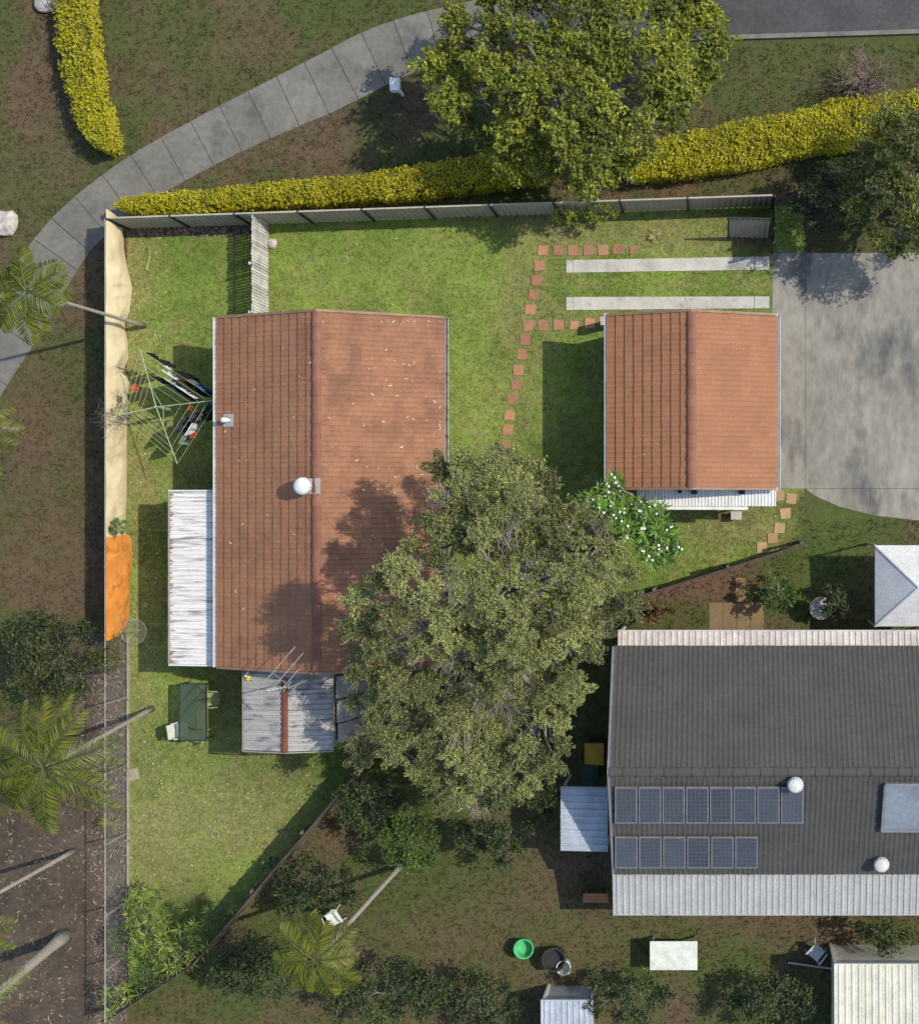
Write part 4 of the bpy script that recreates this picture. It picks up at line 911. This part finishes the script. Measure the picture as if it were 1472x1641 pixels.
palm((231,522), (42,466), 7.2, 'tall palm whose pale trunk crosses the cream cloth towards the left edge', n=12, L=1.4, r=.06)
palm((243,1136), (70,1232), 7.0, 'leaning palm with its foot on the lawn left of the glass table', n=14, L=2.3, c1=(0.045,0.07,0.008), c2=(0.19,0.21,0.015), r=.075)
palm((104,1500), (-75,1650), 6.5, 'pale palm trunk leaning out of the picture at lower left, crown out of view', n=8, r=.17)
palm((118,1364), (-90,1480), 6.5, 'thin grey palm trunk leaning out at left below the palm fronds', n=8, r=.07)
palm((645,1384), (505,1540), 7.0, 'leaning palm with yellow green fronds over the lower yard', n=10, L=1.4, r=.08)
palm((30,690), (-60,680), 4, 'low palm at the left edge beside the footpath', n=12, L=2.0, r=.09)
def grass_clump(px, py, z, label, n=26, L=.45, c1=(0.12,0.13,0.012), c2=(0.32,0.30,0.03)):
    b = M(px,py); root = empty('spiky_plant', b, label=label, cat='plant'); mb = MB().tube([b, b+UV*z],.05,7).build('stem', m_bark, root)
    Cs=[];Ds=[];Ns=[]
    for k in range(n):
        a = random.uniform(0,6.28); d = Vector((math.cos(a),math.sin(a),random.uniform(-.2,.7))).normalized(); Cs.append(b+UV*z+d*L*.5); Ds.append(d); Ns.append((UV+d*-.4).normalized())
    k = rng.random(n)[:,None]; V, F, c = diamonds(np.array(Cs),np.array(Ds),np.array(Ns),np.full(n,L)*rng.uniform(.7,1.2,n),np.full(n,.035),np.array(c1)*(1-k)+np.array(c2)*k); np_mesh('foliage', V, F, m_leaf, root, col=c)
grass_clump(190,1313,.6,'yellow spiky tuft behind the wire fence in the mulch bed')
grass_clump(1049,378,.06,'pale dry straw coloured grass tuft above the upper wheel strip', n=60, L=.26, c1=(.3,.28,.10), c2=(.5,.45,.2))
# rosette plants (leafy clumps at the bottom corner, frangipani)
def rosettes(name, spots, zf, base_px, nl, L, W, c1, c2, label, cat, flowers=0, tr=.05, upb=.5, group=None, tips=.25):
    base = M(*base_px); root = empty(name, base, label=label, cat=cat, group=group); mb = MB(); Cs=[];Ds=[];Ns=[];cols=[];Ls=[]; fl = []
    fk = base+UV*zf*.3
    limb(mb, base-UV*.05, fk, tr*1.3, tr, 3, .04, 7)
    for (x, y) in spots:
        c = G(x,y,zf+random.uniform(-.35,.35)*min(1,zf*.4)); limb(mb, fk, c, tr*.6, tr*.25, 5, .08, 6)
        ph = random.uniform(0,6.28); tilt = Vector(unit(1)[0])*.35; cv = random.uniform(.75,1.25)
        for k in range(nl):
            a = ph+k*2.399; e = .15+upb*(k/nl); d = (Vector((math.cos(a)*math.cos(e),math.sin(a)*math.cos(e),math.sin(e)*.8))+tilt*.4).normalized(); l = L*random.uniform(.75,1.1)*(1-.35*k/nl)
            Cs.append(c+d*l*.55); Ds.append(d); Ns.append((UV-d*d.z+Vector(unit(1)[0])*.25).normalized()); Ls.append(l); t = random.random()**1.3; cols.append([(p*(1-t)+q*t)*cv for p,q in zip(c1,c2)])
        fq = MB()
        for k in range(flowers if random.random() < .5 else 0):
            q = c+Vector((random.uniform(-.1,.1),random.uniform(-.1,.1),.10+random.uniform(0,.05))); r = random.uniform(.026,.042)
            for j in range(5):
                b_ = j*1.2566; u = Vector((math.cos(b_),math.sin(b_),.25)); s = Vector((-u.y,u.x,0)); fq.add([q, q+u*r*.6+s*r*.45, q+u*r*1.2, q+u*r*.6-s*r*.45, q-UV*.01], [(0,1,2,3),(0,4,1),(4,3,2)])
        if fq.v: fl.append(fq)
    mb.build('stems', m_bark, root)
    V, F, c = diamonds(np.array(Cs),np.array(Ds),np.array(Ns),np.array(Ls),np.full(len(Cs),W)*rng.uniform(.8,1.2,len(Cs)),np.array(cols)); np_mesh('foliage', V, F, m_leaf, root, col=c)
    for fq in fl: fq.build('flower_cluster', m_petal, root)
FRP = [(985,762),(1005,790),(1035,800),(1062,815),(1082,850),(1092,880),(1072,905),(1050,912),(1030,890),(1010,865),(985,835),(960,815),(925,795),(950,790)]
rosettes('frangipani_tree', poisson(FRP, 10.5, seed=3), 3.6, (1035,850), 13, .33, .07, (0.045,0.10,0.012), (0.20,0.34,0.04), 'bright green frangipani tree with white flowers at the garage corner', 'tree', flowers=2, tr=.1)
for k, (pl, b, lb) in enumerate([([(208,1430),(255,1425),(270,1480),(262,1530),(215,1520),(205,1470)], (235,1480), 'bright leafy plant clump at the lower left, topmost of the group'),
          ([(255,1500),(310,1480),(340,1515),(310,1545),(250,1560)], (290,1520), 'bright leafy plant clump against the slanting fence near the bottom corner'),
          ([(330,1450),(375,1450),(360,1490),(320,1500)], (345,1475), 'dark leafy plant by the slanting fence above the brighter clumps'),
          ([(225,1550),(290,1545),(262,1578),(215,1605)], (262,1562), 'leafy plant clump between the brightest clump and the bottom corner'),
          ([(170,1580),(202,1575),(212,1598),(172,1634)], (198,1598), 'leafy plant in the very bottom corner of the yard'),
          ([(430,1370),(450,1375),(430,1395),(418,1392)], (440,1380), 'small sprig growing through the slanting timber fence'),
          ([(175,1490),(200,1490),(200,1530),(178,1530)], (200,1510), 'small dark leafy plant by the left fence near the bottom')]):
    dk = k in (2,3,5,6)
    rosettes('leafy_plant', poisson(pl, 13.5 if k != 5 else 9, seed=k+1), 1.3 if k < 5 else .7, b, 11, .34 if k != 5 else .15, .05, (0.03,0.055,0.008) if dk else (0.05,0.085,0.01), (0.10,0.15,0.02) if dk else (0.30,0.37,0.05), lb, 'plant', tr=.03, group='leafy plants in the bottom corner')
# fallen frond on lawn
q = [(222,371),(232,385),(241,400),(239,418),(235,432)]
MB().tube([M(*p)+UV*.03 for p in q], [.012,.015,.018,.03,.045], 6).build('fallen_frond', m_chairg, label='dry fallen frond curving on the grass near the upper left corner', cat='frond')

# ------------------------------------------------------------------ neighbour's house
NE_, NR = 2.6, 4.5
n0 = G(985,1037,NE_); n1 = G(1700,1399,NE_); yc = (n0.y+n1.y)/2; NC = ((n0.x+n1.x)/2, yc); nh = (n0.y-n1.y)/2; nl_ = (n1.x-n0.x)/2
nb = empty('house', (NC[0],NC[1],0), label='large neighbouring house with dark grey tiled roof and solar panels', cat='house')
nroof = gable_roof(nb, NC, XV, YV, nh, nl_, NE_, NR, m_greytile, single=0, m_v=m_alu, capm=m_greytile)
walls(nb, NC, XV, YV, nh-.5, nl_-.4, NE_-.12, NR, m_brick)
def nz(Y): return NE_+(NR-NE_)*(1-abs(Y-yc)/nh)
def on_roof(px, py, dz=.1):
    z = 3.5
    for _ in range(12): q = G(px,py,z); z = nz(q.y)+dz
    return G(px,py,z)
def solar(x0, x1, y0, y1):
    a = on_roof(x0,y0,.14); b = on_roof(x1,y0,.14); c = on_roof(x1,y1,.14); d = on_roof(x0,y1,.14); n = Vector((0,-(NR-NE_),nh)).normalized()
    p = MB().add([a,d,c,b,a-n*.04,d-n*.04,c-n*.04,b-n*.04],[(0,1,2,3),(7,6,5,4),(0,4,5,1),(1,5,6,2),(2,6,7,3),(3,7,4,0)]).build('solar_panel', m_alu, nroof)
    k = .06; ce = (a+b+c+d)/4; i = [ce+(v_-ce)*Vector((1-.11,1-.09,1-.09))+n*.003 for v_ in (a,d,c,b)]
    i = [Vector((ce.x+(v_.x-ce.x)*.88, ce.y+(v_.y-ce.y)*.93, ce.z+(v_.z-ce.z)*.93))+n*.004 for v_ in (a,d,c,b)]
    MB().add(i+[v_-n*.003 for v_ in i],[(0,1,2,3),(7,6,5,4)]).obj if False else None
    MB().add(i,[(0,1,2,3)])
    ob = MB(); ob.add(i,[(0,1,2,3)]); me_o = ob.build('cell_glass', m_solar, nroof)
for k in range(8): solar(985+k*38,1021+k*38,1262,1320)
for k in range(6): solar(985+k*38.5,1021.5+k*38.5,1342,1392)
for (x,y) in ((1273,1255),(1410,1382)):
    v = on_roof(x,y,.0); MB().lathe(v,[(.12,-.1),(.12,.15),(.2,.2),(.235,.3),(.2,.38),(.1,.42),(.02,.43)],16).build('roof_vent', m_canvas, nroof)
    mb = MB()
    for k in range(16):
        a = 2*math.pi*k/16; mb.beam(v+Vector((math.cos(a)*.235, math.sin(a)*.235,.2)), v+Vector((math.cos(a+.25)*.19, math.sin(a+.25)*.19,.40)), .014, .025)
    mb.build('vent_fins', m_alu, nroof)
a = on_roof(1418,1258,.16); c = on_roof(1480,1332,.16); b = Vector((c.x,a.y,a.z)); d = Vector((a.x,c.y,c.z)); n = Vector((0,-(NR-NE_),nh)).normalized()
MB().add([a,d,c,b,a-n*.14,d-n*.14,c-n*.14,b-n*.14],[(0,1,2,3),(7,6,5,4),(0,4,5,1),(1,5,6,2),(2,6,7,3),(3,7,4,0)]).build('skylight', m_skylight, nroof)
for p, q in ((a,b),(a,d),(d,c),(b,c)): MB().beam(p,q,.07,.08).build('skylight_frame', m_alu, nroof)
def sheet_roof(name, x0, x1, y0, y1, z0, z1, m, label, cat, axis='y', pitch=.2, posts=True, nsheet=6, wallm=None):
    """z0 at the north (or west) edge, z1 at the other"""
    a = G(x0,y0,z0); c = G(x1,y1,z1); zz = (z0+z1)/2; root = empty(name, ((a.x+c.x)/2,(a.y+c.y)/2,0), label=label, cat=cat)
    if axis == 'y':
        w = (c.x-a.x)/nsheet
        for k in range(nsheet): corrugated(Vector((a.x+k*w,c.y,z1+.004*(k%2))), (0,a.y-c.y,z0-z1), (1,0,0), a.y-c.y, w-.006, pitch=pitch, h=.025).build('roof_sheet', m, root)
    else:
        w = (a.y-c.y)/nsheet
        for k in range(nsheet): corrugated(Vector((a.x,c.y+k*w,z0+.004*(k%2))), (c.x-a.x,0,z1-z0), (0,1,0), c.x-a.x, w-.006, pitch=pitch, h=.025).build('roof_sheet', m, root)
    for p, q in (((a.x,a.y,z0-.04),(c.x,a.y,(z0 if axis=='y' else z1)-.04)),((a.x,c.y,(z1 if axis=='y' else z0)-.04),(c.x,c.y,z1-.04))): MB().beam(p,q,.05,.1).build('edge_beam', m, root)
    for x in (a.x+.06,c.x-.06):
        for y in (a.y-.06,c.y+.06): MB().beam((x,y,0),(x,y,min(z0,z1)-.1),.08).build('post', m_white, root)
    if wallm:
        for s in ((a.x+.1,c.y+.1,c.x-.1,c.y+.14),(a.x+.1,a.y-.14,c.x-.1,a.y-.1),(a.x+.1,c.y+.14,a.x+.14,a.y-.14),(c.x-.14,c.y+.14,c.x-.1,a.y-.14)):
            MB().box((s[0],s[1],0),(s[2],s[3],min(z0,z1)-.06)).build('wall', wallm, root)
    return root
sheet_roof('awning', 990,1700,1011,1036,2.35,2.45,m_creamawn,'long cream pink awning along the upper edge of the grey roofed house','awning',nsheet=12)
sheet_roof('verandah_roof', 981,1700,1401,1466,2.45,2.2,m_greyawn,'long pale grey verandah roof along the lower edge of the grey roofed house','verandah roof',nsheet=12)
sheet_roof('lean_to', 898,974,1262,1364,2.2,2.35,m_paleblue,'pale blue grey lean-to roof at the left end of the grey roofed house','lean-to',axis='x',nsheet=3)
sheet_roof('shed', 1336,1640,1546,1760,2.2,2.4,m_cream,'cream roofed shed in the bottom right corner','shed',nsheet=7,wallm=m_cream)
sheet_roof('small_shed', 866,950,1604,1700,1.6,1.5,m_paleblue,'small pale blue roofed shed at the bottom edge','shed',nsheet=3,wallm=m_greyawn)
# gazebo
gz = empty('gazebo', G(1465,938,0), label='white pyramid gazebo canopy at the right edge below the driveway', cat='gazebo')
a = G(1402,874,2.2); c = G(1530,1004,2.2); t = Vector(((a.x+c.x)/2,(a.y+c.y)/2,3.0)); cn = [Vector((a.x,a.y,2.2)),Vector((c.x,a.y,2.2)),Vector((c.x,c.y,2.2)),Vector((a.x,c.y,2.2))]
for k in range(4):
    p, q = cn[k], cn[(k+1)%4]; mid = (p+q)/2-UV*.05
    MB().add([t,p,mid,q,p-UV*.22,mid-UV*.22,q-UV*.22],[(0,2,1),(0,3,2),(1,2,5,4),(2,3,6,5)]).build('canopy_panel', m_canvas, gz)
    MB().beam(p-UV*.03, Vector((p.x,p.y,0)), .05).build('leg', m_pole, gz); MB().beam(t, p+UV*.01, .05,.03).build('seam', m_canvas, gz)
pt = empty('patio', M(1178,985), kind='structure')
for x0 in (1136,1158,1180,1202): poly_obj('slab', [(x0,966),(x0+21.4,966),(x0+21.4,1030),(x0,1030)], m_patio, -.03,.02, pt)
for k in range(3): poly_obj('slab', [(1178,926+k*13),(1194,926+k*13),(1194,938.4+k*13),(1178,938.4+k*13)], m_patio, -.03,.02, pt)
def wheelie(px, py, lid, label):
    c = M(px,py); e = empty('wheelie_bin', c, label=label, cat='wheelie bin', group='wheelie bins')
    mb = MB(); mb.add([c+Vector(v) for v in ((-.2,-.24,.05),(.2,-.24,.05),(.2,.22,.05),(-.2,.22,.05),(-.27,-.32,.95),(.27,-.32,.95),(.27,.3,.95),(-.27,.3,.95))],[(3,2,1,0),(4,5,6,7),(0,1,5,4),(1,2,6,5),(2,3,7,6),(3,0,4,7)]); mb.build('body', m_binbody, e)
    P = [[c+Vector(((u-.5)*.6,(v-.5)*.68-.01,.96+.05*math.sin(math.pi*u)*math.sin(math.pi*v)+.0)) for u in np.linspace(0,1,6)] for v in np.linspace(1,0,6)]
    mb = MB(); mb.grid([r for r in P]); mb.grid([[p-UV*.02 for p in r][::-1] for r in P]); mb.build('lid', lid, e)
    MB().tube([c+Vector((-.24,.34,.93)),c+Vector((.24,.34,.93))],.02,6).build('handle', m_binbody, e)
    for s in (-.22,.22): MB().tube([c+Vector((s-.03,.24,.1)),c+Vector((s+.03,.24,.1))],.1,12).build('wheel', m_post, e)
wheelie(956,1200,m_yellow,'wheelie bin with yellow lid beside the grey roofed house'); wheelie(948,1232,m_binbody,'wheelie bin with dark green lid between the yellow lidded bin and the lean-to')
def table(px0,py0,px1,py1,z,m,label,name='garden_table'):
    a = G(px0,py0,z); c = G(px1,py1,z); e = empty(name, ((a.x+c.x)/2,(a.y+c.y)/2,0), label=label, cat='table')
    MB().box((a.x,c.y,z-.04),(c.x,a.y,z)).build('table_top', m, e)
    for x in (a.x+.08,c.x-.08):
        for y in (a.y-.08,c.y+.08): MB().beam((x,y,0),(x,y,z-.04),.06).build('leg', m_pole, e)
table(1041,1509,1117,1555,.8,m_whitepl,'white rectangular table on the grass below the verandah roof')
def bench(px, py, label):
    c = M(px,py); e = empty('garden_bench', c, label=label, cat='bench')
    for k in range(3): MB().box((c.x-.4,c.y-.15+k*.1,.42),(c.x+.4,c.y-.06+k*.1,.45)).build('slat', m_timber, e)
    for s in (-.33,.33): MB().box((c.x+s-.03,c.y-.14,0),(c.x+s+.03,c.y+.14,.42)).build('leg', m_timber, e)
bench(956,1433,'short orange timber bench below the pale lean-to')
c = M(842,1514); e = empty('tub', c, label='round bright green plastic tub on the grass at the bottom', cat='tub')
MB().lathe(c,[(.22,0),(.29,.42),(.32,.45),(.32,.47),(.28,.47),(.24,.2),(.01,.18)],28).build('tub_body', m_greenpl, e, smooth=False)
c = M(1312,972); e = empty('birdbath', c, label='round grey stone birdbath above the cream awning', cat='birdbath')
MB().lathe(c,[(.2,0),(.12,.1),(.08,.55),(.12,.62)],18).build('pedestal', m_rock, e); MB().lathe(c+UV*.62,[(.12,0),(.34,.06),(.36,.12),(.33,.13),(.2,.08),(.02,.06)],24).build('bowl', m_rock, e)
chair(540,1466,R(30),m_whitepl,'white plastic chair outside the slanting fence near the palm')
chair(1306,1520,R(-40),m_canvas,'white grey plastic chair left of the cream roofed shed')
c = M(905,1545); MB().lathe(c,[(.17,0),(.22,.4),(.24,.42),(.21,.42),(.16,.1),(.01,.1)],20).build('plant_pot', m_whitepl, label='white plant pot just above the small pale roof at the bottom', cat='pot')
c = M(890,1530); MB().lathe(c,[(.3,0),(.36,.5),(.39,.55),(.33,.55),(.3,.35),(.01,.35)],20).build('plant_pot', m_post, label='large black plant pot beside the white pot at the bottom', cat='pot')
MB().tube([M(1262,1542)+UV*.05, M(1335,1552)+UV*.05],.035,8).build('pipe', m_pole, label='grey pipe lying on the ground left of the cream roofed shed', cat='pipe')
c = M(645,152); e = empty('letterbox', c, label='small white letterbox on a post left of the big yellow green tree', cat='letterbox')
MB().beam(c,c+UV*.9,.08).build('post', m_white, e); MB().box((c.x-.14,c.y-.2,.9),(c.x+.14,c.y+.2,1.15)).build('box', m_white, e)

# ------------------------------------------------------------------ grass blades and litter
def blades(n, poly_bounds, colf, inside, excl, z, hmin, hmax, w, name, extra=None):
    x0,x1,y0,y1 = poly_bounds; px = rng.uniform(x0,x1,n); py = rng.uniform(y0,y1,n); k = inside(px,py)
    for e in excl: k &= ~inpoly(px,py,e)
    px = px[k]; py = py[k]; n = len(px); X = (px-736)/S; Y = (820.5-py)/S
    dens = fbm(px,py,12,121); kk = rng.random(n) < np.clip(dens*1.9-.25,.1,1); px=px[kk];py=py[kk];X=X[kk];Y=Y[kk];n=len(px)
    c = colf(px,py); Vs=[]; cs=[]
    for b in range(3):
        a = rng.uniform(0,2*np.pi,n); l = rng.uniform(.02,.075,n); h = rng.uniform(hmin,hmax,n); ww = w*rng.uniform(.6,1.4,n); bx = X+rng.normal(0,.02,n); by = Y+rng.normal(0,.02,n)
        sx = -np.sin(a)*ww/2; sy = np.cos(a)*ww/2
        Vs.append(np.stack([np.stack([bx+sx,by+sy,np.full(n,z)],1),np.stack([bx-sx,by-sy,np.full(n,z)],1),np.stack([bx+np.cos(a)*l,by+np.sin(a)*l,z+h],1)],1))
        cs.append(np.repeat((c*(.72+.75*rng.random(n)**1.2)[:,None]*np.array((1.05,1.0,.95)))[:,None,:],3,1))
    V = np.concatenate(Vs).reshape(-1,3); col = np.concatenate(cs).reshape(-1,3)
    np_mesh(name, V, np.arange(len(V)).reshape(-1,3), m_grassm, col=col, kind='stuff')
def rect(x0,y0,x1,y1): return [(x0,y0),(x1,y0),(x1,y1),(x0,y1)]
EX = [rect(404,540,720,1060),rect(995,520,1230,780),rect(1235,404,1300,786),[(907,417),(1232,411),(1232,432),(907,437)],[(907,476),(1230,475),(1230,494),(907,497)],BED1,rect(440,1080,560,1190)]
for _, ps in rows:
    for p in ps: EX.append(rect(p[0]-7.5,p[1]-7.5,p[0]+7.5,p[1]+7.5))
blades(150000,(200,1292,325,1615),col_lawn,lambda x,y: inpoly(x,y,LOT),EX,.004,.02,.055,.018,'grass')
pathpoly = [(p+n*w).to_tuple() for p,d_,n,w in pr]+[(p-n*w).to_tuple() for p,d_,n,w in pr][::-1]
EX2 = [pathpoly,rect(820,-50,1500,70),rect(1237,400,1500,832),rect(1000,1040,1500,1440),rect(1134,964,1226,1032),BED2]
blades(120000,(-20,1500,-20,1660),col_out,lambda x,y: ~inpoly(x,y,LOT),EX2,.0,.03,.11,.024,'rough_grass')
def litter(n, place, name, cols, L=(.05,.14)):
    C_=[];D_=[];N_=[]
    for _ in range(n):
        p, nn = place(); C_.append(p); N_.append((Vector(nn)+Vector(unit(1)[0])*.3).normalized()); D_.append(Vector(unit(1)[0])*Vector((1,1,.15)))
    k = rng.integers(0,len(cols),n); l = rng.uniform(*L,n); V,F,c = diamonds(np.array(C_),np.array(D_),np.array(N_),l,l*rng.uniform(.16,.3,n),np.array(cols)[k]*rng.uniform(.7,1.2,n)[:,None])
    np_mesh(name, V, F, m_litter, col=c, kind='stuff')
LC = [(.50,.43,.22),(.60,.52,.30),(.42,.34,.16),(.33,.23,.12),(.5,.46,.3)]
def pl_lawn():
    while True:
        r = random.random()
        if r < .3: x, y = random.gauss(360,90), random.gauss(1290,90)
        elif r < .4: x, y = random.gauss(250,25), random.gauss(1200,110)
        elif r < .65: x, y = random.uniform(208,270), random.uniform(380,1100)
        else: x, y = random.uniform(205,1285), random.uniform(345,1600)
        if bool(inpoly(np.array(x),np.array(y),LOT)) and not any(bool(inpoly(np.array(x),np.array(y),e)) for e in EX[:3]): q = M(x,y); return (q.x,q.y,.045),(0,0,1)
litter(1900, pl_lawn, 'fallen_leaves', LC, L=(.04,.12))
def pl_roof():
    side = random.random() < .8
    if side: x = random.gauss(640,60); y = random.gauss(740,170)
    else: x = random.uniform(355,500); y = random.uniform(515,1060)
    x = min(max(x,515),705) if side else x; y = min(max(y,515),1055); q = G(x,y,3.2); q = G(x,y,roofz(q.x)+.05); return (q.x,q.y,roofz(q.x)+.062),((.4 if side else -.4),0,1)
litter(230, pl_roof, 'roof_leaf_litter', [(.65,.5,.3),(.7,.6,.42),(.55,.4,.2)], L=(.04,.15))
def pl_roof2():
    q = G(random.uniform(980,1238),random.uniform(512,776),2.9); z = GE+(GR-GE)*(1-abs(q.x-GC[0])/gh)+.06; return (q.x,q.y,z),(0,0,1)
litter(90, pl_roof2, 'garage_leaf_litter', [(.65,.5,.35),(.7,.62,.45)], L=(.03,.06))
def pl_mulch():
    while True:
        x = random.uniform(-20,207) if random.random() < .5 else random.uniform(150,207); y = random.uniform(1022,1640)
        if not bool(inpoly(np.array(x),np.array(y),BED2)): continue
        if random.random() < .15: x, y = random.uniform(208,402), random.uniform(364,378)
        q = M(x,y); return (q.x,q.y,.02+random.uniform(0,.03)),(0,0,1)
litter(4200, pl_mulch, 'mulch_chips', [(.24,.18,.13),(.14,.10,.075),(.27,.22,.165),(.08,.055,.04)], L=(.05,.22))
